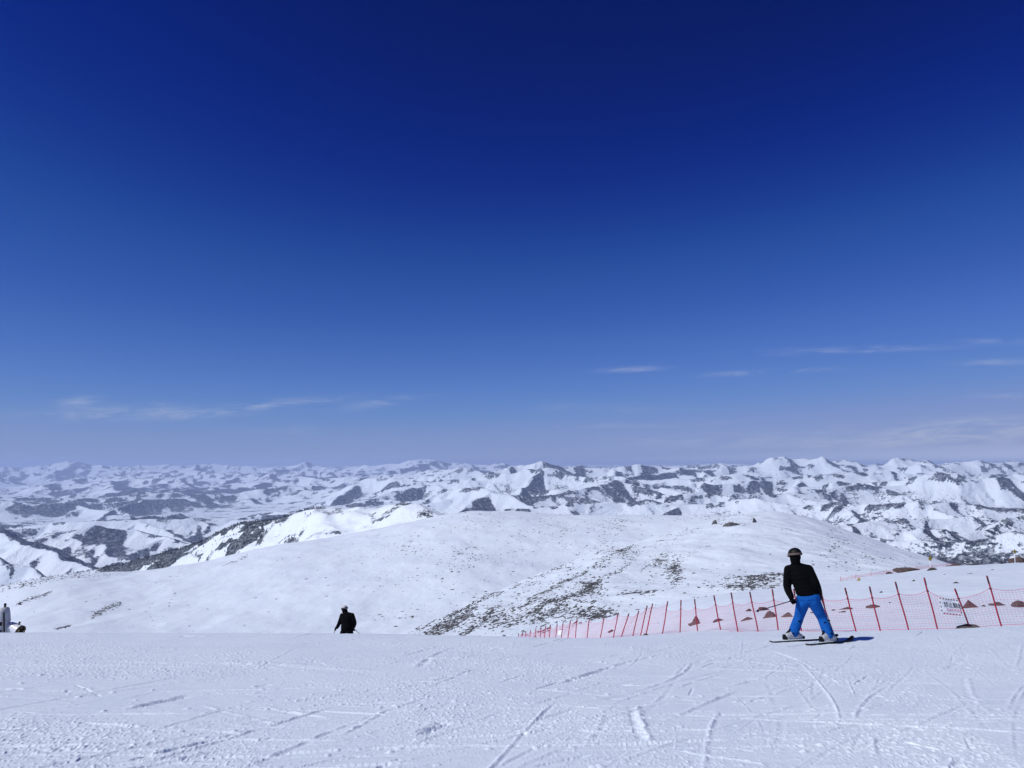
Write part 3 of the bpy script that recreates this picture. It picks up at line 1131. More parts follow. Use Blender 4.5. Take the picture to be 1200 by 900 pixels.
gxs, gys = grad(GZ)
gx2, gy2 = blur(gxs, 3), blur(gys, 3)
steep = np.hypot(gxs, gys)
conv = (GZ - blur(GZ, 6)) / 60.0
shade = 0.55 * sstep(0.06, 0.30, -gx2 * 0.95 - gy2 * 0.20) + 0.45 * sstep(0.02, 0.40, -gxs - gys * 0.2)  # faces turned from the sun: shade painted into the rock and forest mask
patch = fbm(GX / 1700, GY / 1700, 4, 73)
patch2 = pnoise(GX / 230, GY / 230, 74) + 0.6 * pnoise(GX / 90, GY / 90, 75)
patch3 = pnoise(GX / 620 + GY / 2500, GY / 620, 77) + 0.5 * pnoise(GX / 310, GY / 310, 78)
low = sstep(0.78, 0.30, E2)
bare_shade = 0.26 + 0.60 * shade + 0.13 * sstep(6500, 4500, GY) * (0.40 + 0.60 * low) + 0.15 * low * sstep(-.5, .45, patch) + (0.40 * patch2 + 0.30 * patch3) * (0.25 + 0.75 * low)
bare_shade = bare_shade + 0.42 * sstep(0.10, 0.35, conv) * sstep(-.1, .4, patch2 + patch3)
bare_shade = bare_shade - 0.14 * sstep(0.70, 0.95, E2) + sstep(8500, 6000, GY) * 0.08 - 0.05 * sstep(-0.1, -0.3, u_far)[None, :] * sstep(6500, 9000, GY) * sstep(24000, 15000, GY)
bare_shade = bare_shade - 0.03 * sstep(-0.22, -0.42, u_far)[None, :] * sstep(22000, 9000, GY) * (1 - shade)
bare_shade = bare_shade + 0.14 * sstep(-0.3, 0.0, u_far)[None, :] * (0.20 + 0.80 * low) + 0.03
print('BARE', np.percentile(bare_shade, [5, 25, 50, 75, 95]), 'conv', np.percentile(conv, [5, 50, 95]), 'gx', np.percentile(gx2, [5, 50, 95]), 'E2', np.percentile(E2, [5, 50, 95]), len(SEGS))
mtn = grid_mesh('mountain_range', GX, GY, GZ, M_MTN, {'bare': bare_shade})
tag(mtn, 'snow covered mountain ranges reaching to the horizon', 'mountains', kind='structure')
ZMIN = min(float(GZ.min()), float((SZ).min()), float(FZ.min()), -900.0)
ZMAX = max(float(GZ.max()), 5.0)

# ------------------------------------------------------------------ air
HAZE_DENSITY = 3.2e-5
hz = MB().box((0, 34250, (ZMIN - 1 + ZMAX + 6) / 2), (136000, 69500, ZMAX + 6 - ZMIN + 1))
mh = bpy.data.materials.new('air')
mh.use_nodes = True
t = NT(mh.node_tree)
pv = t.n('ShaderNodeVolumePrincipled')
pv.inputs['Color'].default_value = (0.50, 0.62, 0.93, 1)
pv.inputs['Density'].default_value = HAZE_DENSITY
pv.inputs['Anisotropy'].default_value = 0.0
oo = t.n('ShaderNodeOutputMaterial')
t.t.links.new(pv.outputs[0], oo.inputs['Volume'])
haze = hz.build('haze', mh, None, smooth=False)
tag(haze, 'pale blue haze over the distant ranges', 'haze', kind='stuff')
#--OBJECTS--
M_SHRUB = simple_mat('dark_scrub', (0.085, 0.087, 0.092), 0.9, var=0.5, scale=0.8)
M_CONIFER = simple_mat('conifer_green', (0.016, 0.024, 0.024), 0.9, var=0.4, scale=0.05)
M_ROCK = simple_mat('brown_stone', (0.088, 0.078, 0.072), 0.85, var=0.6, scale=6.0, bump=0.06)
M_RUST = simple_mat('red_brown_stone', (0.092, 0.064, 0.058), 0.85, var=0.6, scale=6.0, bump=0.06)
M_OCHRE = simple_mat('ochre_stone', (0.34, 0.25, 0.10), 0.85, var=0.3, scale=4.0)
M_DARKROCK = simple_mat('dark_stone', (0.05, 0.045, 0.042), 0.85, var=0.4, scale=4.0, bump=0.02)
M_RED = simple_mat('red_plastic', (0.40, 0.012, 0.045), 0.45, var=0.15, scale=8)
M_REDDARK = simple_mat('dark_red_plastic', (0.10, 0.008, 0.02), 0.5, var=0.2, scale=8)
M_NET = simple_mat('net_cord', (0.60, 0.09, 0.19), 0.6, var=0.2, scale=4)
M_BLACK = simple_mat('black_fabric', (0.003, 0.0033, 0.0045), 0.9, var=0.3, scale=40, bump=0.002, spec=0.06)
M_BLACKP = simple_mat('black_plastic', (0.006, 0.006, 0.008), 0.55, var=0.2, scale=40, spec=0.2)
M_BLUE = simple_mat('blue_shell_fabric', (0.004, 0.088, 0.37), 0.75, var=0.18, scale=7, bump=0.035, spec=0.12, stretch=(1, 1, 1.8))
M_SKIN = simple_mat('skin', (0.50, 0.30, 0.22), 0.5, var=0.05, scale=30)
M_WHITEP = simple_mat('white_plastic', (0.75, 0.76, 0.80), 0.35, var=0.05, scale=20)
M_BOOT = simple_mat('pale_boot_shell', (0.42, 0.43, 0.46), 0.5, var=0.15, scale=20)
M_GREYP = simple_mat('grey_metal', (0.46, 0.47, 0.50), 0.5, metal=0.0, var=0.25, scale=6)
M_STEEL = simple_mat('pole_alloy', (0.05, 0.055, 0.065), 0.35, metal=0.6, var=0.1, scale=30)
M_STRAP = simple_mat('strap_weave', (0.14, 0.10, 0.09), 0.7, var=0.95, scale=38)
M_YELLOW = simple_mat('yellow_paint', (0.70, 0.50, 0.03), 0.45, var=0.1, scale=10)
M_BANNER = simple_mat('white_banner_cloth', (0.82, 0.83, 0.86), 0.6, var=0.03, scale=8)
M_BANNERRED = simple_mat('banner_red_print', (0.50, 0.06, 0.13), 0.6, var=0.1, scale=8)
M_BANNERPINK = simple_mat('banner_pink_print', (0.62, 0.25, 0.36), 0.6, var=0.1, scale=8)
M_BANNERBLACK = simple_mat('banner_black_print', (0.02, 0.022, 0.03), 0.6, var=0.1, scale=8)
M_BANNERPALE = simple_mat('banner_pale_print', (0.68, 0.70, 0.78), 0.6, var=0.1, scale=8)

PHI = (1 + 5 ** .5) / 2
ICO_V = np.array([(-1, PHI, 0), (1, PHI, 0), (-1, -PHI, 0), (1, -PHI, 0), (0, -1, PHI), (0, 1, PHI), (0, -1, -PHI), (0, 1, -PHI),
                  (PHI, 0, -1), (PHI, 0, 1), (-PHI, 0, -1), (-PHI, 0, 1)]) / math.sqrt(1 + PHI * PHI)
ICO_F = np.array([(0, 11, 5), (0, 5, 1), (0, 1, 7), (0, 7, 10), (0, 10, 11), (1, 5, 9), (5, 11, 4), (11, 10, 2), (10, 7, 6), (7, 1, 8),
                  (3, 9, 4), (3, 4, 2), (3, 2, 6), (3, 6, 8), (3, 8, 9), (4, 9, 5), (2, 4, 11), (6, 2, 10), (8, 6, 7), (9, 8, 1)])


def proj(P):
    x, y, z = P
    c, s_ = math.cos(PITCH), math.sin(PITCH)
    yy, zz = y * c + z * s_, -y * s_ + z * c
    return 600 + FPX * x / yy, 450 - FPX * zz / yy


def ground_xy(x, y):
    z = -(1.6 + 0.115 * y)
    for _ in range(3):
        px, _r = proj((x, y, z))
        z = ground(px, y).z
    return Vector((x, y, z))


# ------------------------------------------------------------------ conifers on the ridge (a far-off wood)
rg = np.random.default_rng(21)
w_ = np.clip(forest_k * (1.0 - 0.9 * openings), 0, 1) * (t_f[:, None] < 1.05) * FY
w_ = (w_ / w_.sum()).ravel()
pick = rg.choice(w_.size, 9000, p=w_)
bx = FX.ravel()[pick] + rg.normal(0, 4, len(pick))
by = FY.ravel()[pick] + rg.normal(0, 4, len(pick))
bz = FZ.ravel()[pick] - 0.8
cone_v, cone_f = [], []
for k in range(5):
    cone_v.append((math.cos(k * 1.2566), math.sin(k * 1.2566), 0.06))
cone_v.append((0, 0, 0.72))
for k in range(5):
    cone_v.append((0.66 * math.cos(k * 1.2566 + .6), 0.66 * math.sin(k * 1.2566 + .6), 0.42))
cone_v.append((0, 0, 1.0))
for k in range(5):
    cone_f.append((k, (k + 1) % 5, 5))
    cone_f.append((6 + k, 6 + (k + 1) % 5, 11))
cone_v, cone_f = np.array(cone_v), np.array(cone_f)
hh = rg.uniform(3.5, 8.5, len(pick))
ww = hh * rg.uniform(0.17, 0.27, len(pick))
V = cone_v[None] * np.stack([ww, ww, hh], 1)[:, None, :] + np.stack([bx, by, bz], 1)[:, None, :]
F = cone_f[None] + (np.arange(len(pick)) * 12)[:, None, None]
wood = tri_soup('conifer_forest', V.reshape(-1, 3), F.reshape(-1, 3), M_CONIFER)
tag(wood, 'dark conifer forest covering the left face of the far ridge', 'forest', kind='stuff')

# ------------------------------------------------------------------ stones and dwarf scrub showing through the snow


def scatter(name, label, tab, soft, dispf, pxr, dr, n_try, density, size, seed, mat, tilt=0.0):
    r = np.random.default_rng(seed)
    pxg = np.linspace(pxr[0], pxr[1], 900)
    dg = np.geomspace(dr[0], dr[1], 420)
    X, Y, Z, rows = table_xyz(tab, pxg, dg, soft)
    Z = Z + dispf(X, Y)
    # apparent area of every cell, so that the tries fall evenly over what can be seen
    dep = -np.diff(rows, axis=0)
    dep = np.clip(np.vstack([dep, dep[-1:]]), 0, None)
    PX = np.broadcast_to(pxg, rows.shape)
    den = density(PX, rows, X, Y) * dep
    p = (den / den.sum()).ravel()
    k = r.choice(p.size, n_try, p=p)
    c = np.stack([X.ravel()[k], Y.ravel()[k], Z.ravel()[k]], 1)
    c[:, 0] += r.normal(0, 0.0006, n_try) * c[:, 1]
    c[:, 1] += r.normal(0, 0.002, n_try) * c[:, 1]
    w = size[0] + (size[1] - size[0]) * r.random(n_try) ** 2.2
    sc = np.stack([w * r.uniform(.8, 2.4, n_try), w * r.uniform(.6, 1.2, n_try), w * r.uniform(.30, .62, n_try)], 1) * 0.5
    jit = r.uniform(0.7, 1.25, (n_try, 12, 1))
    v = ICO_V[None] * jit * sc[:, None, :]
    an = r.normal(0.35, 0.5, n_try)
    ca, sa = np.cos(an)[:, None], np.sin(an)[:, None]
    v = np.stack([v[..., 0] * ca - v[..., 1] * sa, v[..., 0] * sa + v[..., 1] * ca, v[..., 2]], -1)
    tl = tilt * sstep(0.13, 0.02, c[:, 0] / c[:, 1] - 0.12) + r.normal(0, .12, n_try)        # lying along the slope
    ct, st_ = np.cos(tl)[:, None], np.sin(tl)[:, None]
    v = np.stack([v[..., 0] * ct - v[..., 2] * st_, v[..., 1], v[..., 0] * st_ + v[..., 2] * ct], -1) + c[:, None, :]
    f = ICO_F[None] + (np.arange(n_try) * 12)[:, None, None]
    o = tri_soup(name, v.reshape(-1, 3), f.reshape(-1, 3), mat)
    tag(o, label, 'rocks', kind='stuff')
    return o


def gauss(PX, RW, spots):
    t_ = 0
    for (px, row, sx, sy, w) in spots:
        t_ = t_ + w * np.exp(-((PX - px) / sx) ** 2 - ((RW - row) / sy) ** 2)
    return t_


def streak(PX, RW, seed, ang=0.5, a=55, b=8):
    u = (PX * math.cos(ang) - RW * math.sin(ang)) / a
    v = (PX * math.sin(ang) + RW * math.cos(ang)) / b
    return fbm(u, v, 3, seed)


def dens_rocky(PX, RW, X, Y):
    crest = np.interp(PX, sorted(RC), [RC[k][1] for k in sorted(RC)])
    below = RW - crest
    face = sstep(455, 520, PX) * sstep(850, 760, PX)
    st = sstep(0.02, 0.36, streak(PX, RW, 91, .5, 48, 6))
    d_ = 0.006 + face * (0.50 * st * sstep(60, 10, below) + 0.13 * st * sstep(640, 560, PX - 0.4 * below)) + face * 0.9 * np.exp(-(below / 5.0) ** 2) * sstep(-.2, .3, streak(PX, RW, 95, .6, 30, 6))
    d_ = d_ + (0.35 + 0.65 * st) * gauss(PX, RW, [(690, 686, 13, 7, 1.9), (731, 648, 9, 6, 2.6), (748, 696, 16, 3, 1.6), (703, 720, 24, 5, 1.6), (655, 705, 34, 15, .7),
                                                  (778, 655, 16, 5, 1.5), (792, 671, 6, 8, 2.6), (790, 661, 7, 4, 1.8), (888, 682, 22, 6, 2.6), (868, 690, 18, 3, 1.8), (905, 674, 12, 4, 1.6), (600, 722, 40, 10, .7),
                                                  (560, 730, 40, 9, .55), (840, 611, 8, 2, 2.8), (860, 614, 12, 2.5, 2.6), (826, 601, 20, 2.5, 2.4), (884, 606, 3, 3, 2.2), (810, 621, 16, 2, .9),
                                                  (925, 622, 10, 3, .35), (1000, 646, 50, 14, .10), (1050, 655, 30, 8, .14), (975, 628, 4, 12, .45), (985, 634, 6, 5, .4)])
    return d_ * (below > -1) * (PX < 1125)


scatter('hillside_scrub', 'scattered dark stones and low scrub on the rocky shoulder', ROCKY, 10, rocky_disp, (440, 1130), (100, 540), 14500, dens_rocky, (0.10, 0.72), 31, M_SHRUB, 0.45)


def dens_snowy(PX, RW, X, Y):
    st = sstep(0.0, 0.5, streak(PX, RW, 96, .35, 30, 7))
    line = 0
    for (x0, y0, x1, y1, w, k_) in [(20, 706, 60, 693, 1.6, 1.2), (108, 721, 140, 707, 1.8, 2.2), (66, 739, 82, 733, 1.2, 2.0), (262, 664, 290, 652, 1.2, 1.4), (0, 688, 60, 676, 3, 1.0), (58, 676, 180, 671, 1.6, 1.0),
                                    (165, 690, 215, 672, 2, .25), (350, 630, 400, 626, 2, .3)]:
        tt = np.clip(((PX - x0) * (x1 - x0) + (RW - y0) * (y1 - y0)) / ((x1 - x0) ** 2 + (y1 - y0) ** 2), 0, 1)
        dd_ = np.hypot(PX - x0 - tt * (x1 - x0), RW - y0 - tt * (y1 - y0))
        line = line + k_ * np.exp(-(dd_ / w) ** 2)
    d_ = 0.0020 + 0.024 * st ** 2 * sstep(260, 480, PX) + line + (0.3 + 0.7 * st) * gauss(PX, RW, [(470, 634, 34, 10, .34), (455, 640, 16, 6, .35), (540, 645, 20, 10, .2), (720, 611, 26, 4, 1.5), (700, 618, 40, 8, .7), (660, 620, 40, 9, .40), (780, 606, 18, 3, 1.4),
                                                                   (826, 602, 22, 3, 1.2), (640, 630, 40, 12, .26), (560, 612, 30, 8, .22), (600, 606, 40, 6, .22), (690, 640, 30, 8, .35), (570, 655, 60, 14, .10), (440, 670, 60, 20, .04),
                                                                   (520, 690, 60, 14, .06), (190, 708, 30, 10, .05), (480, 715, 40, 10, .06), (175, 722, 12, 5, .2)])
    return d_


scatter('snowfield_stones', 'small dark stones peppering the broad white hill', SNOWY, 14, snowy_disp, (-60, 880), (300, 1090), 4600, dens_snowy, (0.3, 1.5), 33, M_SHRUB, 0.15)

# ------------------------------------------------------------------ boulders


def boulder(name, label, base, w, h, mat, seed, cat='rock', group=None, depth=None, peak=0.5, flat=0.0):
    """a stone rising out of the snow; base = ground point of its middle, w x h as seen"""
    bm = bmesh.new()
    bmesh.ops.create_icosphere(bm, subdivisions=4, radius=1.0)
    dep_ = depth or w * 0.6
    for v in bm.verts:
        p = v.co.copy()
        n1 = float(pnoise(np.array([p.x * 1.1 + p.z * .7 + seed * 3.1]), np.array([p.y * 1.1 - p.z * .6 + seed * 7.7]), seed)[0])
        n2 = float(pnoise(np.array([p.x * 2.9 - p.y + seed]), np.array([p.z * 2.9 + p.y * 1.3 - seed]), seed + 5)[0])
        n3 = float(pnoise(np.array([p.x * 7 - p.y * 2 + seed]), np.array([p.z * 7 + p.y * 3 - seed]), seed + 9)[0])
        r = 1 + 0.38 * n1 + 0.22 * n2 + 0.09 * n3
        # cut facets
        for q in range(9):
            a_ = seed * 1.7 + q * 2.1
            nrm = Vector((math.cos(a_), math.sin(a_) * .7, 0.5 * math.sin(a_ * 2.3 + q))).normalized()
            over = p.dot(nrm) * r - 0.60
            if over > 0:
                p = p - nrm * over * 0.85
        z = p.z * r
        lean = (peak - 0.5) * 0.9 * max(0, z)
        zz = max(z, -0.4)
        if flat and zz > 0:
            zz *= (1 - flat * abs(p.x))
        v.co = Vector(((p.x * r + lean) * w * 0.5, p.y * r * dep_ * 0.5, zz * h * 0.92))
    me = bpy.data.meshes.new(name)
    bm.to_mesh(me)
    bm.free()
    me.polygons.foreach_set('use_smooth', np.zeros(len(me.polygons), bool))
    me.materials.append(mat)
    o = link(bpy.data.objects.new(name, me))
    o.location = base
    return tag(o, label, cat, group)


ROCKS = [  # bearing, row of its foot, width and height in photo pixels, material, lean, label
    (815, 731.5, 16, 5, M_ROCK, .7, 'pale brown stone with a long low tail behind the left half of the net'),
    (815.5, 729, 9, 7, M_RUST, .6, 'small pointed red brown stone behind the net, left of the skier in blue trousers'),
    (843, 729.5, 21, 4.5, M_DARKROCK, .5, 'long flat dark stone behind the net, left of the skier in blue trousers'),
    (877, 726.5, 22, 3.6, M_ROCK, .5, 'thin flat brown slab behind the net beside the tallest triangular boulder'),
    (902, 724.8, 17, 8.5, M_ROCK, .55, 'tall triangular brown boulder just left of the skier in blue trousers'),
    (924, 723.5, 18, 6.5, M_ROCK, .5, 'rounded brown boulder touching the outline of the skier in blue trousers'),
    (878, 715.8, 9, 3.4, M_DARKROCK, .5, 'small dark stone up the bank, upper left of the triangular boulder'),
    (895, 715, 16, 4.2, M_DARKROCK, .4, 'broken dark stones up the bank crossed by the ski pole'),
    (952, 719.5, 12, 3, M_ROCK, .5, 'small brown stone seen between the legs of the skier'),
    (977, 716.3, 7, 2.6, M_DARKROCK, .5, 'small dark stone just right of the skier in blue trousers'),
    (994, 714.5, 20, 3.2, M_DARKROCK, .5, 'low dark stone between skier and banner, nearer the skier'),
    (989, 717.8, 12, 1.8, M_DARKROCK, .5, 'thin dark sliver of stone under the low dark stone right of the skier'),
    (1024, 712.2, 21, 4.0, M_ROCK, .5, 'low brown stone midway between the skier and the banner'),
    (1043, 708.5, 8, 3.2, M_DARKROCK, .6, 'small dark stone with grass left of the banner'),
    (1137, 714.3, 25, 8.6, M_RUST, .35, 'large red brown boulder just right of the banner'),
    (1138, 735.0, 36, 5.0, M_ROCK, .5, 'long flat grey slab at the foot of the fence under the banner'),
    (1153, 710.6, 9, 2.8, M_DARKROCK, .5, 'small dark stone right of the large red brown boulder'),
    (1169, 708.8, 20, 3.6, M_ROCK, .5, 'flat brown stone behind the tallest post near the right edge'),
    (1195, 709.4, 22, 6.2, M_ROCK, .6, 'pale brown boulder cut by the right edge of the photo'),
    (742, 746.3, 6, 3.4, M_RUST, .5, 'small red stone at the foot of the fence, left of a second red stone'),
    (756.5, 743.8, 8.5, 5, M_RUST, .6, 'pointed red stone at the foot of the fence, left half'),
    (717, 739.8, 9, 2.6, M_DARKROCK, .5, 'small dark stone low on the bank behind the far left part of the fence'),
    (772, 731, 5, 1.6, M_DARKROCK, .5, 'tiny dark stone on the bank behind the left part of the fence'),
]
for i, (px, row, w, h, mt, pk, lab) in enumerate(ROCKS):
    dmax = 52 if px > 800 else 60
    d_ = depth_for_row(px, row, 18 if px < 1000 else 20, dmax)
    if row > 730 and px > 1000:
        d_ = 22.9
    if px in (742, 756.5):
        d_ = 40.5 if px == 742 else 37.6
    g = ground(px, d_)
    sc = d_ / FPX
    boulder('rock', lab, g - Vector((0, 0, 0.02)), w * sc * 1.06, h * sc * 1.12, mt, i + 1, peak=pk, flat=0.35)

EDGE_ROCKS = [(1065, 668.5, 40, 4.4, M_RUST, 'long red brown bank of bare stones on the skyline, left of the nearer yellow sign'),
              (1042, 671.3, 12, 2.6, M_RUST, 'small red brown stone left of the bare bank on the skyline of the slope'),
              (1092, 668, 12, 3.0, M_DARKROCK, 'dark stones around the foot of the nearer yellow sign'),
              (1122, 662.5, 26, 3.2, M_RUST, 'low red brown stones on the skyline between the two yellow signs'),
              (1143, 660.5, 18, 2.4, M_DARKROCK, 'dark low stones on the skyline right of the red brown ones'),
              (1194, 659.5, 26, 6.5, M_RUST, 'brown bank of bare earth behind the yellow sign at the right edge'),
              (1174, 659.8, 4, 4, M_DARKROCK, 'small black stone on the skyline left of the farther yellow sign'),
              (1195.5, 659.3, 3.6, 3.6, M_DARKROCK, 'small black stone on the skyline right of the farther yellow sign'),
              (1006.5, 679.3, 4.5, 2.6, M_OCHRE, 'small yellowish stone on the skyline of the slope right of the skier'),
              (1071, 681.5, 6, 2.2, M_DARKROCK, 'small dark stone high on the bank, below the bare skyline stones'),
              (1107, 674.2, 4, 2.4, M_DARKROCK, 'small dark stone high on the bank, below the nearer yellow sign'),
              (1138, 673.6, 15, 2.4, M_DARKROCK, 'row of dark stones high on the bank between the two yellow signs'),
              (1120, 683.2, 9, 1.6, M_DARKROCK, 'thin dark stone on the bank above the banner'),
              (1164, 668.6, 7, 1.6, M_DARKROCK, 'thin dark stone high on the bank near the right edge'),
              (1033, 693.6, 4, 1.4, M_DARKROCK, 'tiny dark stone on the bank above the low brown stone')]
for i, (px, row, w, h, mt, lab) in enumerate(EDGE_ROCKS):
    d_ = depth_for_row(px, row, 28, 59)
    if px == 1194:
        d_ = 63.0
    g = ground(px, d_)
    sc = d_ / FPX
    boulder('rock', lab, g - Vector((0, 0, 0.03)), w * sc * 1.1, h * sc * 1.2, mt, i + 40, peak=.5, flat=0.3)

for i, (px, row, w, h, lab) in enumerate([(838, 614.5, 9, 7, 'dark outcrop of rock near the top of the snow dome'),
                                          (858, 616.5, 26, 5.5, 'long broken dark outcrop right of the taller one near the top of the snow dome'),
                                          (884, 611, 6, 6, 'small dark rock on the crest of the snow dome')]):
    ds = np.linspace(150, 520, 120)
    rr = eval_table(ROCKY, np.array([float(px)]), ds)[:, 0]
    d_ = float(ds[np.argmin(np.abs(rr - row))])
    g = at(px, float(rr[np.argmin(np.abs(rr - row))]), d_)
    sc = d_ / FPX
    boulder('rock_outcrop', lab, g - Vector((0, 0, 0.4)), w * sc, h * sc, M_SHRUB, 70 + i, cat='rocks', flat=.2)

# ------------------------------------------------------------------ red safety fence
POSTS = [  # foot bearing, depth, top bearing, top row
    (1268, 22.0, 1246, 672), (1221, 22.2, 1202, 674), (1173.7, 22.6, 1156.5, 675.3), (1137, 22.9, 1119, 690.3), (1099, 23.2, 1083, 677.5), (1065, 23.6, 1049.3, 682.3), (1031.5, 24.3, 1019, 687.8), (1003, 25.0, 990.3, 689.2),
    (972.5, 25.7, 961.5, 690.0), (939.7, 26.5, 930, 690.4), (912.5, 27.4, 905, 690.8), (888.7, 28.4, 878.7, 694.0), (864.7, 29.6, 856.8, 694.7), (844.9, 31.0, 836.6, 698.0), (817.8, 33.0, 814, 702.3),
    (797, 34.5, 798, 703.3), (776, 36.0, 782.4, 704.9), (756.4, 37.8, 764.7, 707.7), (750, 38.6, 758.4, 710), (740.8, 39.8, 748.4, 716), (727.4, 41.6, 737, 719.0), (718.5, 43.0, 724.6, 718), (703, 46, 708, 723.3),
    (687.3, 50, 690.6, 725.4), (673.7, 53.5, 676.3, 724.6), (664.6, 56.5, 668.5, 727), (656.8, 59.5, 660, 729), (650.3, 62, 653, 730.6), (643, 65.5, 645, 732.0), (637.5, 68.5, 639.4, 733.4),
    (632.5, 72, 634.2, 734.7), (626.5, 76, 628, 736.5), (620.5, 81, 621.7, 738.2), (615.5, 86, 616.3, 739.6), (611.5, 90.5, 612, 740.8), (607.2, 95, 607.6, 742.0)]
fence = empty('safety_fence', ground(900, 27.5))
tag(fence, 'long red plastic net fence on thin leaning posts along the edge of the ski slope', 'fence')
F0 = fence.location.copy()
bot, top_ = [], []
for i, (px, d_, tx, trow) in enumerate(POSTS):
    b = ground(px, d_)
    tp = at(tx, trow, d_ - 0.03)
    bot.append(b)
    top_.append(tp)
    ax = (tp - b).normalized()
    n_seg = 10
    pts = [b - ax * 0.25 - F0 + (tp - b + ax * 0.25) * (k / n_seg) + Vector((0.006 * math.sin(k * .8 + i), 0, 0)) for k in range(n_seg + 1)]
    m_ = MB().tube(pts, 0.019 + 0.00018 * d_, 7)
    p = m_.build('post', M_RED, fence)
    L = (tp - b).length
    c = MB()
    c.tube([b + ax * L * 0.86 - F0, tp + ax * 0.01 - F0], 0.0215 + 0.00019 * d_, 7)
    c.build('tape', M_REDDARK, p)
    MB().ball(b + ax * L * 0.755 - F0, 0.035, seg=8, rings=6).build('clip', M_REDDARK, p)
rn = random.Random(4)
for i in range(len(POSTS) - 1):
    b0, t0, b1, t1 = bot[i], top_[i], bot[i + 1], top_[i + 1]
    far = i > 20
    H0 = 0.76 if i < 16 else 0.94
    nrow = 14 if not far else 12
    span = (b1 - b0).length
    ncol = max(6, min(26, int(span / (0.085 if not far else 0.13))))
    sag = 0.055 * span + rn.uniform(0.01, 0.05)
    bulge = rn.uniform(-0.06, 0.08)
    perp = Vector((-(b1 - b0).y, (b1 - b0).x, 0)).normalized()

    def npos(s, h):
        lo, hi = b0.lerp(b1, s), t0.lerp(t1, s)
        p = lo.lerp(hi, 0.035 + (H0 - 0.035) * h)
        k = 4 * s * (1 - s)
        p = p + Vector((0, 0, -sag * k * (0.25 + 0.75 * h) * (0.35 + .65 * h)))
        p = p + perp * (bulge * k * math.sin(math.pi * (0.15 + 0.8 * h)) + 0.012 * math.sin(9 * s + 7 * h + i))
        # the skirt lies on the snow where the ground is higher than the chord
        return p - F0
    net = MB()
    rad = 0.0024 if not far else 0.0030
    for r_ in range(nrow + 1):
        h = r_ / nrow
        rr2 = rad * (3.0 if r_ in (0, nrow) else 1.3 if r_ % 4 == 2 else 1.0)
        net.tube([npos(k / 7, h) for k in range(8)], rr2, 3, cap=False)
    for c_ in range(1, ncol):
        net.tube([npos(c_ / ncol, k / 4) for k in range(5)], rad, 3, cap=False)
    net.build('net', M_NET, fence, smooth=False)

# ------------------------------------------------------------------ banners hanging on the fence


def text_mesh(body, size):
    cu_ = bpy.data.curves.new('lettering', 'FONT')
    cu_.body = body
    cu_.size = size
    cu_.align_x = 'CENTER'
    cu_.align_y = 'CENTER'
    cu_.extrude = 0.0015
    cu_.resolution_u = 3
    ob = bpy.data.objects.new('lettering', cu_)
    COL.objects.link(ob)
    dg = bpy.context.evaluated_depsgraph_get()
    me = bpy.data.meshes.new_from_object(ob.evaluated_get(dg))
    bpy.data.objects.remove(ob)
    return me


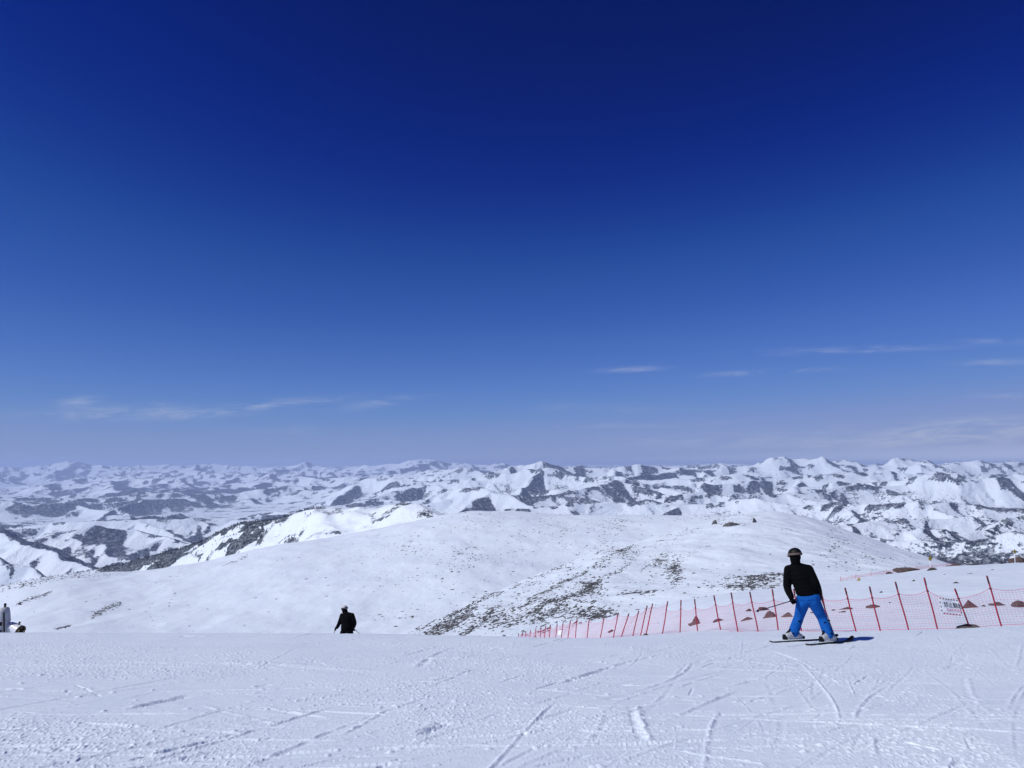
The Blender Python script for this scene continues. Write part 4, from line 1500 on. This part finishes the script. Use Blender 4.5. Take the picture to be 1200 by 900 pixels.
def banner(label, c00, c10, c01, c11, w, h, full):
    """corners: lower left, lower right, upper left, upper right (world)"""
    root = empty('warning_banner', (c00 + c10) / 2)
    tag(root, label, 'banner')
    L0 = root.location.copy()
    nrm = (c10 - c00).cross(c01 - c00).normalized()

    def P(u, v, off=0.0):
        p = c00.lerp(c10, u).lerp(c01.lerp(c11, u), v)
        return p - L0 + nrm * (off + 0.02 * math.sin(u * 5 + .6) * (0.4 + v) + 0.008 * math.sin(v * 6))
    nu, nv = 28, 18
    vs = [P(i / nu, j / nv, o) for o in (0.0, -0.003) for j in range(nv + 1) for i in range(nu + 1)]
    n1 = (nu + 1) * (nv + 1)
    fs = []
    for j in range(nv):
        for i in range(nu):
            a = j * (nu + 1) + i
            fs.append((a, a + 1, a + nu + 2, a + nu + 1))
            fs.append((n1 + a, n1 + a + nu + 1, n1 + a + nu + 2, n1 + a + 1))
    ring = [i for i in range(nu + 1)] + [j * (nu + 1) + nu for j in range(1, nv + 1)] + [nv * (nu + 1) + i for i in range(nu - 1, -1, -1)] + [j * (nu + 1) for j in range(nv - 1, 0, -1)]
    for k in range(len(ring)):
        a, b = ring[k], ring[(k + 1) % len(ring)]
        fs.append((a, n1 + a, n1 + b, b))
    raw_mesh('cloth', vs, fs, M_BANNER, root, True)
    # printed dashes round the edge
    def patch(mb_, u0, u1, v0, v1, sk=0.0, off=0.004):
        b = len(mb_.v)
        n = 3
        for j in range(2):
            for i in range(n + 1):
                mb_.v.append(P(u0 + (u1 - u0) * i / n + sk * j, (v0, v1)[j], off))
        for q in range(n):
            mb_.f.append((b + q, b + q + 1, b + n + 2 + q, b + n + 1 + q))
        mb_.mi += [0] * n
        return mb_
    top_m = M_BANNERRED if not full else M_BANNERBLACK
    dashes = [(0.03 + k * 0.142, 0.105 + k * 0.142, 0.92, 0.985, top_m) for k in range(7)]
    for k in range(3):
        dashes.append((0.01, 0.05, 0.62 - k * 0.24, 0.75 - k * 0.24, M_BANNERBLACK))
        dashes.append((0.955, 0.992, 0.62 - k * 0.24, 0.75 - k * 0.24, M_BANNERBLACK))
    dashes += [(0.10 + k * 0.148, 0.185 + k * 0.148, 0.02, 0.09, M_BANNERRED) for k in range(6)]
    for (u0, u1, v0, v1, mt) in dashes if full else []:
        patch(MB(), u0, u1, v0, v1).build('border_dash', mt, root, smooth=False)
    if not full:
        patch(MB(), 0.02, 0.98, 0.90, 0.99).build('border', M_BANNERRED, root, smooth=False)
    if full:
        for (body, uc, vc, sz, mt, nm, sx) in (('\u7981\u6b62\u7ffb\u8d8a', 0.655, 0.585, 0.165, M_BANNERBLACK, 'lettering', 0.95), ('DANGER', 0.665, 0.30, 0.125, M_BANNERPINK, 'lettering', 1.0)):
            me = text_mesh(body, sz)
            co_ = np.empty(len(me.vertices) * 3, np.float32)
            me.vertices.foreach_get('co', co_)
            co_ = co_.reshape(-1, 3)
            new = np.array([tuple(P(uc + c_[0] * sx / w, vc + c_[1] / h, 0.0045 + c_[2])) for c_ in co_], np.float32)
            me.vertices.foreach_set('co', new.ravel())
            me.update()
            me.materials.clear()
            me.materials.append(mt)
            o = bpy.data.objects.new(nm, me)
            link(o, root)
        lg = MB()
        for k in range(24):
            a0, a1 = 2 * math.pi * k / 24, 2 * math.pi * (k + 1) / 24
            b = len(lg.v)
            for r_ in (0.055, 0.085):
                for a in (a0, a1):
                    lg.v.append(P(0.21 + r_ * math.cos(a) / w, 0.60 + r_ * math.sin(a) / h, 0.005))
            lg.f.append((b, b + 2, b + 3, b + 1))
            lg.mi.append(0)
        lg.build('emblem', M_BANNERPALE, root, smooth=False)
    return root


dB = 22.75
banner('white banner with dashed border and dark characters tied to the red net',
       at(1103.2, 719.2, dB), at(1128.0, 722.0, dB - 0.05), at(1099.6, 699.6, dB - .02), at(1123.5, 703.2, dB - .07), 0.66, 0.50, True)
dB2 = 60.2
banner('small white banner on the far left end of the red net',
       at(653.6, 744.5, dB2), at(657.2, 744.5, dB2 - .8), at(654.4, 737.6, dB2), at(658.2, 737.6, dB2 - .8), 0.9, 0.5, False)

# ------------------------------------------------------------------ low net along the far edge of the slope
en = empty('edge_net', ground(1050, 57))
tag(en, 'low faded pink net along the skyline edge of the slope behind the brown stones', 'fence')
E0 = en.location.copy()
ex = np.linspace(985, 1122, 24)
pts_e = []
for x_ in ex:
    ds = np.linspace(46, 66, 60)
    rr = eval_table(NEAR, np.array([x_]), ds)[:, 0]
    k = int(np.argmin(rr))
    pts_e.append(ground(x_, float(ds[k]) + 2.0))
for k, g in enumerate(pts_e[::3]):
    MB().tube([g - E0 + Vector((0, 0, -.1)), g - E0 + Vector((0.02, 0, 0.36))], 0.012, 6).build('post', M_RED, en)
mbn = MB()
for r_ in range(9):
    mbn.tube([p - E0 + Vector((0, 0, 0.02 + r_ * 0.03 - 0.02 * (k % 3 != 0))) for k, p in enumerate(pts_e)], 0.003, 3, cap=False)
for k in range(len(pts_e) - 1):
    for q in range(6):
        p = pts_e[k].lerp(pts_e[k + 1], q / 6) - E0
        mbn.tube([p + Vector((0, 0, 0.02)), p + Vector((0, 0, 0.26))], 0.003, 3, cap=False)
mbn.build('net', M_NET, en, smooth=False)

# ------------------------------------------------------------------ yellow marker signs


def marker(label, px, row_b, row_t, d_, turn):
    g = ground(px, d_)
    root = empty('marker_sign', g, turn)
    tag(root, label, 'sign')
    h = (row_b - row_t) * d_ / FPX
    MB().tube([(0, 0, -0.2), (0.01, 0, h - 0.2)], 0.028, 8).build('pole', M_WHITEP, root)
    s_ = 0.20
    pn = MB().box((0, -0.035, h - 0.17), (s_ * 1.35, 0.012, s_ * 1.35), Matrix.Rotation(R(45), 3, 'Y'))
    pn.build('panel', M_YELLOW, root, smooth=False, bevel=0.004)
    mk = MB()
    for a in (0, 90, 180, 270):
        rot = Matrix.Rotation(R(45 + a), 3, 'Y')
        mk.box(Vector((0, -0.044, h - 0.17)) + rot @ Vector((0.112, 0, 0)), (0.022, 0.004, 0.246 if a % 180 == 0 else 0.202), rot)
    mk.box((0, -0.0445, h - 0.145), (0.045, 0.004, 0.12))
    mk.box((0, -0.0445, h - 0.25), (0.045, 0.004, 0.035))
    mk.build('symbol', M_BLACKP, root, smooth=False)
    return root


def edge_depth(px):
    ds = np.linspace(46, 66, 80)
    rr = eval_table(NEAR, np.array([float(px)]), ds)[:, 0]
    return float(ds[int(np.argmin(rr))])


marker('small yellow diamond sign on a white pole at the skyline stones, nearer the skier', 1090.3, 669.5, 655.5, edge_depth(1090) - 0.6, R(14))
marker('small yellow diamond sign on a white pole by the brown earth at the right edge', 1189.6, 659.8, 644.0, edge_depth(1189) - 0.4, R(22))

# ------------------------------------------------------------------ snow gun and its housing at the left edge
dG = 44.0
k_ = dG / FPX
g = ground(0.5, dG)
hs_ = empty('valve_housing', g)
tag(hs_, 'grey weathered round housing with a small cap at the far left edge', 'housing')
Hh = (at(3, 712, dG) - g).z
body = MB().tube([(0, 0, -0.3), (0, 0, Hh - 0.55), (0, 0, Hh - 0.25), (-0.01, 0, Hh - 0.06), (-0.02, 0, Hh)], [0.38, 0.36, 0.32, 0.28, 0.20], 20)
body.build('shell', M_GREYP, hs_)
lid = MB().tube([(0.06, 0, Hh - 0.01), (0.06, 0, Hh + 0.12)], [0.07, 0.05], 10).ball((0.06, 0, Hh + 0.17), 0.075)
lid.build('cap', M_BLACKP, hs_)
MB().box((0.26, -0.30, Hh - 0.75), (0.05, 0.06, 1.1), Matrix.Rotation(R(-5), 3, 'Y')).build('seam', M_BLACKP, hs_, False, 0.01)
MB().box((0.13, -0.415, Hh - 0.82), (0.14, 0.06, 0.2)).build('hatch', M_BLACKP, hs_, False, 0.01)
MB().tube([(0.12, -0.42, Hh - 1.65), (0.2, -0.44, Hh - 1.4), (0.18, -0.42, Hh - 1.15)], 0.05, 8).build('pipe', M_BLACKP, hs_)
for q in range(3):
    MB().tube([(0.372 * math.cos(a_ * math.pi / 12), 0.372 * math.sin(a_ * math.pi / 12), Hh - 0.7 - q * 0.7) for a_ in range(25)], 0.018, 6).build('band', M_GREYP, hs_)

g = ground(19, dG)
sg = empty('snow_gun', g)
tag(sg, 'grey and white snow gun with an open barrel beside the round housing', 'snow gun')
ctr = at(18.0, 737.0, dG) - g
axis = Vector((0.93, -0.20, -0.34)).normalized()
prof = [(-0.44, 0.20), (-0.40, 0.25), (-0.2, 0.285), (0.05, 0.305), (0.28, 0.315), (0.34, 0.325), (0.36, 0.31), (0.30, 0.285), (0.0, 0.27), (-0.25, 0.25)]
brl = MB()
brl.tube([ctr + axis * a_ for a_, r_ in prof[:6]], [r_ for a_, r_ in prof[:6]], 28)
bo = brl.build('barrel', M_WHITEP, sg)
# open mouth: inner lining a little proud of the end cap
MB().tube([ctr + axis * 0.335, ctr + axis * 0.385], [0.335, 0.335], 28).build('rim', M_BLACKP, bo)
MB().tube([ctr + axis * 0.384, ctr + axis * 0.392], [0.29, 0.29], 28).build('nozzle_ring', M_OCHRE, bo)
fan = MB().ball(ctr + axis * 0.39, 0.09)
side = axis.cross(Vector((0, 0, 1))).normalized()
up_ = side.cross(axis).normalized()
for q in range(7):
    a_ = q * 2 * math.pi / 7
    dr_ = side * math.cos(a_) + up_ * math.sin(a_)
    fan.tube([ctr + axis * 0.395 + dr_ * 0.06, ctr + axis * 0.397 + dr_ * 0.27], [0.05, 0.10], 6, flat=.3)
fan.build('fan', M_BLACKP, bo)
MB().tube([ctr + up_ * 0.28 + axis * 0.1, ctr + up_ * 0.40 + axis * 0.12], [0.05, 0.04], 8).ball(ctr + up_ * .42 + axis * .12, .06).build('lifting_eye', M_BLACKP, bo)
MB().tube([ctr - up_ * 0.28, Vector((ctr.x, ctr.y, ctr.z * 0.5)), Vector((ctr.x, ctr.y, 0.1))], [0.07, 0.07, 0.09], 10).build('column', M_GREYP, sg)
for q in range(3):
    a_ = q * 2.094 + .4
    MB().tube([(ctr.x, ctr.y, 0.35), (ctr.x + 0.7 * math.cos(a_), ctr.y + .7 * math.sin(a_), -0.12)], 0.04, 8).build('leg', M_GREYP, sg)

# ------------------------------------------------------------------ people


def voxel(mb_, name, mat, parent=None, vox=0.012, smooth=6):
    """melts overlapping limbs into one continuous surface"""
    ob = raw_mesh(name, mb_.v, mb_.f, mat, None, True)
    m1 = ob.modifiers.new('r', 'REMESH')
    m1.mode = 'VOXEL'
    m1.voxel_size = vox
    m1.use_smooth_shade = True
    m2 = ob.modifiers.new('s', 'SMOOTH')
    m2.iterations = smooth
    m2.factor = 0.5
    dg = bpy.context.evaluated_depsgraph_get()
    me = bpy.data.meshes.new_from_object(ob.evaluated_get(dg))
    bpy.data.objects.remove(ob)
    me.name = name
    if not me.materials:
        me.materials.append(mat)
    return link(bpy.data.objects.new(name, me), parent)


def curve(pts, n=10):
    """smooth path through points"""
    pts = [Vector(p) for p in pts]
    out = []
    for i in range(len(pts) - 1):
        p0, p1, p2, p3 = pts[max(i - 1, 0)], pts[i], pts[i + 1], pts[min(i + 2, len(pts) - 1)]
        for k in range(n):
            t_ = k / n
            out.append(0.5 * ((2 * p1) + (p2 - p0) * t_ + (2 * p0 - 5 * p1 + 4 * p2 - p3) * t_ * t_ + (3 * p1 - p0 - 3 * p2 + p3) * t_ ** 3))
    out.append(pts[-1])
    return out


def limb(mb_, pts, rads, n=8, seg=12):
    path = curve(pts, n)
    rr = np.interp(np.linspace(0, len(pts) - 1, len(path)), range(len(pts)), rads)
    mb_.tube(path, list(rr), seg)
    mb_.ball(path[0], rads[0])
    mb_.ball(path[-1], rads[-1])


def glove(parent, hand, grip_dir, wrist, mat):
    """palm, four bent fingers of different length and a thumb closed round a grip"""
    g_ = grip_dir.normalized()
    fwd = (hand - wrist)
    fwd = (fwd - g_ * fwd.dot(g_)).normalized()
    sd = g_.cross(fwd).normalized()
    m_ = MB()
    pc = hand - sd * 0.028
    m_.ball(pc - fwd * 0.01, (0.036, 0.024, 0.046), rot=Matrix((fwd, sd, g_)).transposed())
    m_.tube([wrist, pc - fwd * 0.03], [0.034, 0.034], 10)
    for q, ln in enumerate((0.92, 1.0, 0.96, 0.80)):
        b = pc + g_ * (0.030 - q * 0.020) + fwd * 0.022
        p1 = b + fwd * 0.030 * ln + sd * 0.008
        p2 = p1 + fwd * 0.004 + sd * 0.034 * ln
        p3 = p2 - fwd * 0.030 * ln + sd * 0.006
        m_.tube([b - fwd * 0.01, p1, p2, p3], [0.0125, 0.0118, 0.0112, 0.0095], 8)
        m_.ball(p3, 0.0095, seg=8, rings=6)
    tb = pc + g_ * 0.036 - fwd * 0.004
    m_.tube([tb, tb + g_ * 0.012 + sd * 0.030 + fwd * .012, tb - g_ * 0.004 + sd * 0.052 + fwd * 0.022], [0.015, 0.0135, 0.011], 8)
    m_.ball(tb - g_ * 0.004 + sd * 0.052 + fwd * 0.022, 0.011, seg=8, rings=6)
    return m_.build('glove', mat, parent)


def ski_pole(label, top, tip, loc):
    root = empty('ski_pole', loc)
    tag(root, label, 'ski pole')
    a, b = top - loc, tip - loc
    ax = (b - a).normalized()
    MB().tube([a + ax * 0.1, b - ax * 0.06, b], [0.0085, 0.006, 0.003], 8).build('shaft', M_STEEL, root)
    MB().tube([a - ax * 0.02, a + ax * 0.01, a + ax * 0.06, a + ax * 0.13], [0.012, 0.019, 0.016, 0.014], 10).build('grip', M_BLACKP, root)
    MB().tube([b - ax * 0.075, b - ax * 0.068], [0.022, 0.016], 14).build('basket', M_BLACKP, root)
    st = MB()
    up2 = ax.orthogonal().normalized()
    st.tube(curve([a, a + up2 * 0.05 + ax * 0.02, a + up2 * 0.05 + ax * 0.12, a + ax * 0.05 + up2 * 0.012], 5), 0.006, 6)
    st.build('wrist_strap', M_BLACK, root)
    return root


def ski(label, tail, tip, mat):
    """a shaped ski lying on the snow between two ground points"""
    mid = (tail + tip) / 2
    root = empty('ski', mid)
    tag(root, label, 'ski')
    ax = (tip - tail)
    L = ax.length
    ax.normalize()
    nrm = Vector((0, 0.115, 1)).normalized()
    sd = ax.cross(nrm).normalized()
    nrm = sd.cross(ax).normalized()
    n = 40
    vs, fs = [], []
    for i in range(n + 1):
        t_ = i / n
        w_ = 0.037 + 0.020 * (2 * t_ - 1) ** 2 + 0.006 * t_
        if t_ > 0.9:
            w_ *= math.sqrt(max(0.02, 1 - ((t_ - 0.9) / 0.1) ** 2))
        if t_ < 0.03:
            w_ *= 0.6 + 0.4 * t_ / 0.03
        lift = 0.010 + (0.075 * ((t_ - 0.84) / 0.16) ** 2 if t_ > 0.84 else 0) + (0.02 * ((0.05 - t_) / 0.05) ** 2 if t_ < .05 else 0)
        c = tail - mid + ax * (L * t_) + nrm * lift
        th = 0.008 if 0.25 < t_ < 0.75 else 0.005
        vs += [c - sd * w_ - nrm * th, c + sd * w_ - nrm * th, c + sd * w_ * .94 + nrm * th, c - sd * w_ * .94 + nrm * th]
    for i in range(n):
        for k in range(4):
            fs.append((i * 4 + k, i * 4 + (k + 1) % 4, (i + 1) * 4 + (k + 1) % 4, (i + 1) * 4 + k))
    fs += [(0, 3, 2, 1), tuple(n * 4 + k for k in range(4))]
    raw_mesh('blade', vs, fs, mat, root, False)
    rot = Matrix((ax, sd, nrm)).transposed()
    tip0 = tail - mid + ax * (L * 0.985) + nrm * (0.010 + 0.060)
    MB().ball(tip0, (0.030, 0.036, 0.020), rot=rot).build('tip_guard', M_BLACKP, root)
    return root, ax, nrm, sd


def binding(root, c, ax, nrm, sd):
    rot = Matrix((ax, sd, nrm)).transposed()
    b = MB()
    b.box(c + ax * 0.165 + nrm * 0.035, (0.09, 0.07, 0.05), rot)
    b.box(c - ax * 0.165 + nrm * 0.04, (0.10, 0.07, 0.06), rot)
    b.box(c - ax * 0.20 + nrm * 0.07, (0.03, 0.05, 0.06), rot)
    b.build('binding', M_BLACKP, root, False, 0.006)


def boot(parent, foot, ax, nrm, sd, ankle, shin_top, shell, dark):
    """ski boot: sole, lower shell, forward leaning cuff, buckles"""
    rot = Matrix((ax, sd, nrm)).transposed()
    m_ = MB()
    z = nrm
    m_.tube(curve([foot - ax * 0.13 + z * 0.075, foot - ax * 0.02 + z * 0.085, foot + ax * 0.08 + z * 0.07, foot + ax * 0.145 + z * 0.055], 5),
            list(np.interp(np.linspace(0, 3, 16), range(4), [0.056, 0.064, 0.055, 0.040])), 14)
    m_.ball(foot + ax * 0.145 + z * 0.055, 0.04)
    m_.ball(foot - ax * 0.13 + z * 0.075, 0.056)
    m_.box(foot + z * 0.022 + ax * 0.005, (0.31, 0.072, 0.026), rot)
    m_.tube([foot - ax * 0.06 + z * 0.09, ankle + (shin_top - ankle) * 0.15], [0.066, 0.060], 14)
    b = m_.build('boot', shell, parent)
    c = MB()
    up2 = (shin_top - ankle).normalized()
    c.tube([ankle - up2 * 0.03, ankle + up2 * 0.10], [0.068, 0.066], 14)
    c.tube(curve([foot - ax * 0.165 + z * 0.04, foot - ax * 0.155 + z * 0.10, ankle - ax * 0.085 + up2 * 0.06], 4), [0.020] * 5 + [0.017] * 4, 10, flat=1.2)
    c.build('cuff', dark, b)
    k2 = MB()
    for q in (0.03, 0.085):
        k2.box(foot + ax * q + z * 0.118 + sd * 0.01, (0.018, 0.095, 0.012), rot)
    k2.build('buckle', dark, b, False, 0.003)
    return b


def person(label, J, d0, trouser_mat, jacket_mat, helmet_mat, strap_mat, look, scale=1.0, patches=False):
    """J: joints as (bearing, row, offset in depth) at depth d0"""
    foot_mid = (J['footL'] + J['footR']) / 2
    O = foot_mid.copy()
    q = {k: v - O for k, v in J.items()}
    up = Vector((0, 0, 1))
    # continuous body
    b = MB()
    chest = (q['shL'] + q['shR']) / 2
    pel = (q['hipL'] + q['hipR']) / 2
    limb(b, [pel, pel.lerp(chest, .45), chest - up * .04], [.085, .085, .085])
    limb(b, [q['shL'], chest, q['shR']], [.05, .07, .05])
    limb(b, [chest, q['neck'], q['head'] - up * .05], [.08, .058, .058])
    for s_ in ('L', 'R'):
        limb(b, [q['sh' + s_], q['el' + s_], q['wr' + s_]], [.055, .042, .030])
        limb(b, [q['hip' + s_], q['kn' + s_], q['an' + s_], q['foot' + s_] + up * .05], [.07, .055, .042, .04])
    hd = q['head']
    lk = look.normalized()
    ls = lk.cross(up).normalized()
    b.ball(hd, (.078, .092, .112), rot=Matrix((ls, lk, up)).transposed(), seg=18, rings=14)
    b.ball(hd + lk * .03 - up * .055, (.058, .065, .062), rot=Matrix((ls, lk, up)).transposed())
    b.tube([hd + lk * .085 + up * .01, hd + lk * .108 - up * .03], [.008, .014], 8)
    b.tube([hd + lk * .088 - ls * .022 - up * .062, hd + lk * .092 - up * .064, hd + lk * .088 + ls * .022 - up * .062], .008, 8)
    for s_ in (-1, 1):
        b.ball(hd + ls * s_ * .08 - up * .01, (.012, .02, .03))
        b.ball(hd + ls * s_ * .03 + lk * .08 + up * .015, .013)
    root = voxel(b, 'person', M_SKIN, None, 0.011, 4)
    root.location = O
    tag(root, label, 'person')
    # jacket
    j = MB()
    hem = q['hem']
    sd_ = (q['shR'] - q['shL']).normalized()
    fw = sd_.cross(up).normalized()
    rotT = Matrix((sd_, fw, up)).transposed()
    mid1, mid2 = hem.lerp(chest, .35), hem.lerp(chest, .7)
    for t_, wx_, dp_ in ((0.0, .205, .145), (.14, .20, .145), (.3, .198, .14), (.5, .20, .142), (.68, .208, .145), (.84, .205, .135), (.97, .165, .115)):
        j.ball(hem.lerp(chest, t_) + up * .06 * (1 - t_) + sd_ * J_bulge(J, t_), (wx_ * scale, dp_ * scale, .10), rot=rotT, seg=20, rings=12)
    limb(j, [q['shL'], chest + up * .015, q['shR']], [.078, .105, .078])
    limb(j, [chest, q['neck'] - up * .015, q['neck'] + up * .05], [.11, .080, .074])
    for s_ in ('L', 'R'):
        limb(j, [q['sh' + s_], q['el' + s_], q['wr' + s_]], [.084, .070, .052])
    voxel(j, 'jacket', jacket_mat, root, 0.013, 5)
    # balaclava under the helmet
    n_ = MB()
    limb(n_, [q['neck'] - up * .02, q['head'] - up * .06], [.078, .088])
    n_.ball(q['head'] - up * .02 - lk * .006, (.094, .098, .105), rot=Matrix((ls, lk, up)).transposed(), seg=18, rings=12)
    voxel(n_, 'neck_warmer', M_BLACK, root, 0.011, 4)
    # trousers
    t2 = MB()
    limb(t2, [q['hipL'] + up * .05, pel + up * .05, q['hipR'] + up * .05], [.12, .135, .12])
    for s_ in ('L', 'R'):
        ank = q['an' + s_]
        limb(t2, [q['hip' + s_], q['hip' + s_].lerp(q['kn' + s_], .5), q['kn' + s_], q['kn' + s_].lerp(ank, .55), ank], [.118, .100, .084, .086, .088], n=8, seg=16)
        for fz, fr in ((.32, .089), (.62, .088), (.8, .092)):       # folds
            p = q['kn' + s_].lerp(ank, fz)
            t2.ball(p + Vector((.01, 0, 0)), (fr, fr, .022))
    tr = voxel(t2, 'trousers', trouser_mat, root, 0.011, 3)
    if patches:
        pm = {'L': [(937, 728.3), (929.6, 742.4)], 'R': [(966.8, 729.6), (974.8, 742.6), (971.5, 727.2)]}
        for s_ in ('L', 'R'):
            for (px, row) in pm[s_]:
                c = at(px, row, J['an' + s_].y - 0.088) - O
                MB().ball(c, (.024, .012, .012), seg=10, rings=6).build('vent', M_BLACK, tr)
    # helmet, strap, goggles
    h_ = MB()
    rotH = Matrix((ls, lk, up)).transposed()
    hc = q['head'] + up * .030
    seg, rings = 24, 9
    base = len(h_.v)
    for i in range(rings + 1):
        th = (math.pi * 0.56) * i / rings
        for k in range(seg):
            ph = 2 * math.pi * k / seg
            v_ = Vector((math.sin(th) * math.cos(ph) * .112, math.sin(th) * math.sin(ph) * .126, math.cos(th) * .108))
            h_.v.append(hc + rotH @ v_)
    for i in range(rings):
        for k in range(seg):
            k3 = (k + 1) % seg
            h_.f.append((base + i * seg + k, base + (i + 1) * seg + k, base + (i + 1) * seg + k3, base + i * seg + k3))
            h_.mi.append(0)
    h_.f.append(tuple(base + rings * seg + k for k in range(seg))[::-1])
    h_.mi.append(0)
    hel = h_.build('helmet', helmet_mat, root)
    st = MB()
    ring0 = []
    for k in range(33):
        ph = 2 * math.pi * k / 32
        ring0.append(hc + rotH @ Vector((math.cos(ph) * .1135, math.sin(ph) * .1275, -.008 - .012 * math.sin(ph))))
    for dz in (-.008, .002, .010):
        st.tube([p + up * dz * 1.15 for p in ring0], .0075, 6, cap=False)
    st.build('goggle_strap', strap_mat, hel)
    gg = MB()
    for k in range(9):
        ph = math.pi * (0.20 + 0.6 * k / 8)
        gg.ball(q['head'] + rotH @ Vector((math.cos(ph) * .088, math.sin(ph) * .110, .012)), (.024, .016, .036), rot=rotH, seg=8, rings=6)
    gg.build('goggles', M_BLACKP, hel)
    return root, O


def J_bulge(J, t_):
    return 0.0


def mkJ(tab, d0):
    return {k: at(v[0], v[1], d0 + v[2]) for k, v in tab.items()}


# --- the skier on the slope edge
D1 = 13.45
xl, yl = at(931.5, 751.6, 13.55).x, 13.55
xr, yr = at(972.5, 753.4, 13.30).x, 13.30
tailL = ground_xy(at(902.0, 753, 13.42).x, 13.38)
tipL = ground_xy(at(981.0, 749, 13.9).x, 13.86)
tailR = ground_xy(at(946.0, 756, 13.0).x, 13.02)
tipR = ground_xy(at(997.5, 751, 13.7).x, 13.62)
sL, axL, nL, sdL = ski('dark left ski under the skier in blue trousers, the one reaching farther left', tailL, tipL, M_BLACKP)
sR, axR, nR, sdR = ski('dark right ski under the skier in blue trousers, with its raised tip to the right', tailR, tipR, M_BLACKP)


def on_ski(tail, tip, px, d_):
    ax = tip - tail
    t_ = np.linspace(0, 1, 80)
    k = int(np.argmin([abs(proj(tail + ax * float(a))[0] - px) for a in t_]))
    return tail + ax * float(t_[k])


fL = on_ski(tailL, tipL, 930.5, yl) + nL * 0.028
fR = on_ski(tailR, tipR, 971.5, yr) + nR * 0.028
binding(sL, fL - sL.location, axL, nL, sdL)
binding(sR, fR - sR.location, axR, nR, sdR)
J1 = mkJ({'head': (931.6, 651.2, .0), 'neck': (932.6, 660.0, .02), 'shL': (924.3, 667.8, .05), 'shR': (947.6, 667.3, -.03), 'elL': (922.6, 687, .08), 'wrL': (927.2, 699.5, -.03),
          'elR': (956.2, 684.5, -.10), 'wrR': (960.2, 695.0, .05), 'hipL': (941.3, 705.5, .05), 'hipR': (953.4, 704.5, -.03), 'hem': (946.6, 698.0, .02),
          'knL': (936.4, 722.5, .12), 'knR': (963.4, 724.0, .0)}, D1)
J1['footL'], J1['footR'] = fL, fR
J1['anL'] = fL + Vector((-.005, .0, .125))
J1['anR'] = fR + Vector((-.005, .0, .125))
p1, O1 = person('skier in bright blue trousers and a black jacket standing with legs apart, seen from behind', J1, D1, M_BLUE, M_BLACK, M_BLACKP, M_STRAP, Vector((-.25, 1, -.1)), 1.0, True)
boot(p1, fL - O1, axL, nL, sdL, J1['anL'] - O1, J1['knL'] - O1, M_BOOT, M_BLACKP)
boot(p1, fR - O1, axR, nR, sdR, J1['anR'] - O1, J1['knR'] - O1, M_BOOT, M_BLACKP)
hL, hR = at(929.2, 703.6, D1 - .06), at(961.6, 699.0, D1 + .09)
tipPL = at(885.0, 716.8, D1 - .86)
gl = (tipPL - hL).normalized()
ski_pole('thin dark ski pole held out behind to the left by the skier in blue trousers', hL - gl * 0.06, tipPL, hL)
tipPR = at(979.5, 748.8, D1 + .12)
gr = (tipPR - hR).normalized()
ski_pole('ski pole hanging along the right leg of the skier in blue trousers', hR - gr * 0.06, tipPR, hR)
glove(p1, hL - O1, gl, J1['wrL'] - O1, M_BLACK)
glove(p1, hR - O1, gr, J1['wrR'] - O1, M_BLACK)

# --- the skier below the crest
D2 = 27.0
gz = ground(406, D2)
J2 = mkJ({'head': (403.7, 713.9, .06), 'neck': (405.0, 718.0, .03), 'shL': (400.9, 721.4, .05), 'shR': (412.6, 721.0, -.02), 'elL': (397.6, 730.2, .05), 'wrL': (394.8, 735.6, .12),
          'elR': (415.6, 730.0, -.05), 'wrR': (414.0, 736.0, .05), 'hipL': (403.4, 739.0, .02), 'hipR': (410.0, 739.0, -.02), 'hem': (406.8, 737.0, .0),
          'knL': (399.4, 746.5, .20), 'knR': (411.6, 749.5, .15)}, D2)
fL2 = ground(401.5, D2 + .05)
fR2 = ground(412.0, D2 - .05)
tl2, tp2 = ground_xy(fL2.x + .10, fL2.y - .75), ground_xy(fL2.x - .14, fL2.y + .85)
tl3, tp3 = ground_xy(fR2.x + .10, fR2.y - .75), ground_xy(fR2.x - .14, fR2.y + .85)
s3, ax3, n3_, sd3 = ski('left ski of the skier in black below the crest', tl2, tp2, M_BLACKP)
s4, ax4, n4_, sd4 = ski('right ski of the skier in black below the crest', tl3, tp3, M_BLACKP)
fL2 = on_ski(tl2, tp2, proj(fL2)[0], 0) + n3_ * .028
fR2 = on_ski(tl3, tp3, proj(fR2)[0], 0) + n4_ * .028
binding(s3, fL2 - s3.location, ax3, n3_, sd3)
binding(s4, fR2 - s4.location, ax4, n4_, sd4)
J2['footL'], J2['footR'] = fL2, fR2
J2['anL'], J2['anR'] = fL2 + Vector((0, 0, .125)), fR2 + Vector((0, 0, .125))
p2, O2 = person('skier all in black with a pale helmet going down behind the crest of the slope', J2, D2, M_BLACK, M_BLACK, M_GREYP, M_BLACKP, Vector((-.55, 1, -.25)), 1.12, False)
boot(p2, fL2 - O2, ax3, n3_, sd3, J2['anL'] - O2, J2['knL'] - O2, M_BLACKP, M_BLACKP)
boot(p2, fR2 - O2, ax4, n4_, sd4, J2['anR'] - O2, J2['knR'] - O2, M_BLACKP, M_BLACKP)
hL2, hR2 = at(393.6, 737.0, D2 + .16), at(414.6, 737.2, D2 + .08)
tL2, tR2 = at(386.5, 755.0, D2 - .7), at(432.0, 750.5, D2 - .7)
g1, g2 = (tL2 - hL2).normalized(), (tR2 - hR2).normalized()
ski_pole('left ski pole of the skier in black below the crest', hL2 - g1 * .06, tL2, hL2)
ski_pole('ski pole trailing to the right of the skier in black below the crest', hR2 - g2 * .06, tR2, hR2)
glove(p2, hL2 - O2, g1, J2['wrL'] - O2, M_BLACK)
glove(p2, hR2 - O2, g2, J2['wrR'] - O2, M_BLACK)
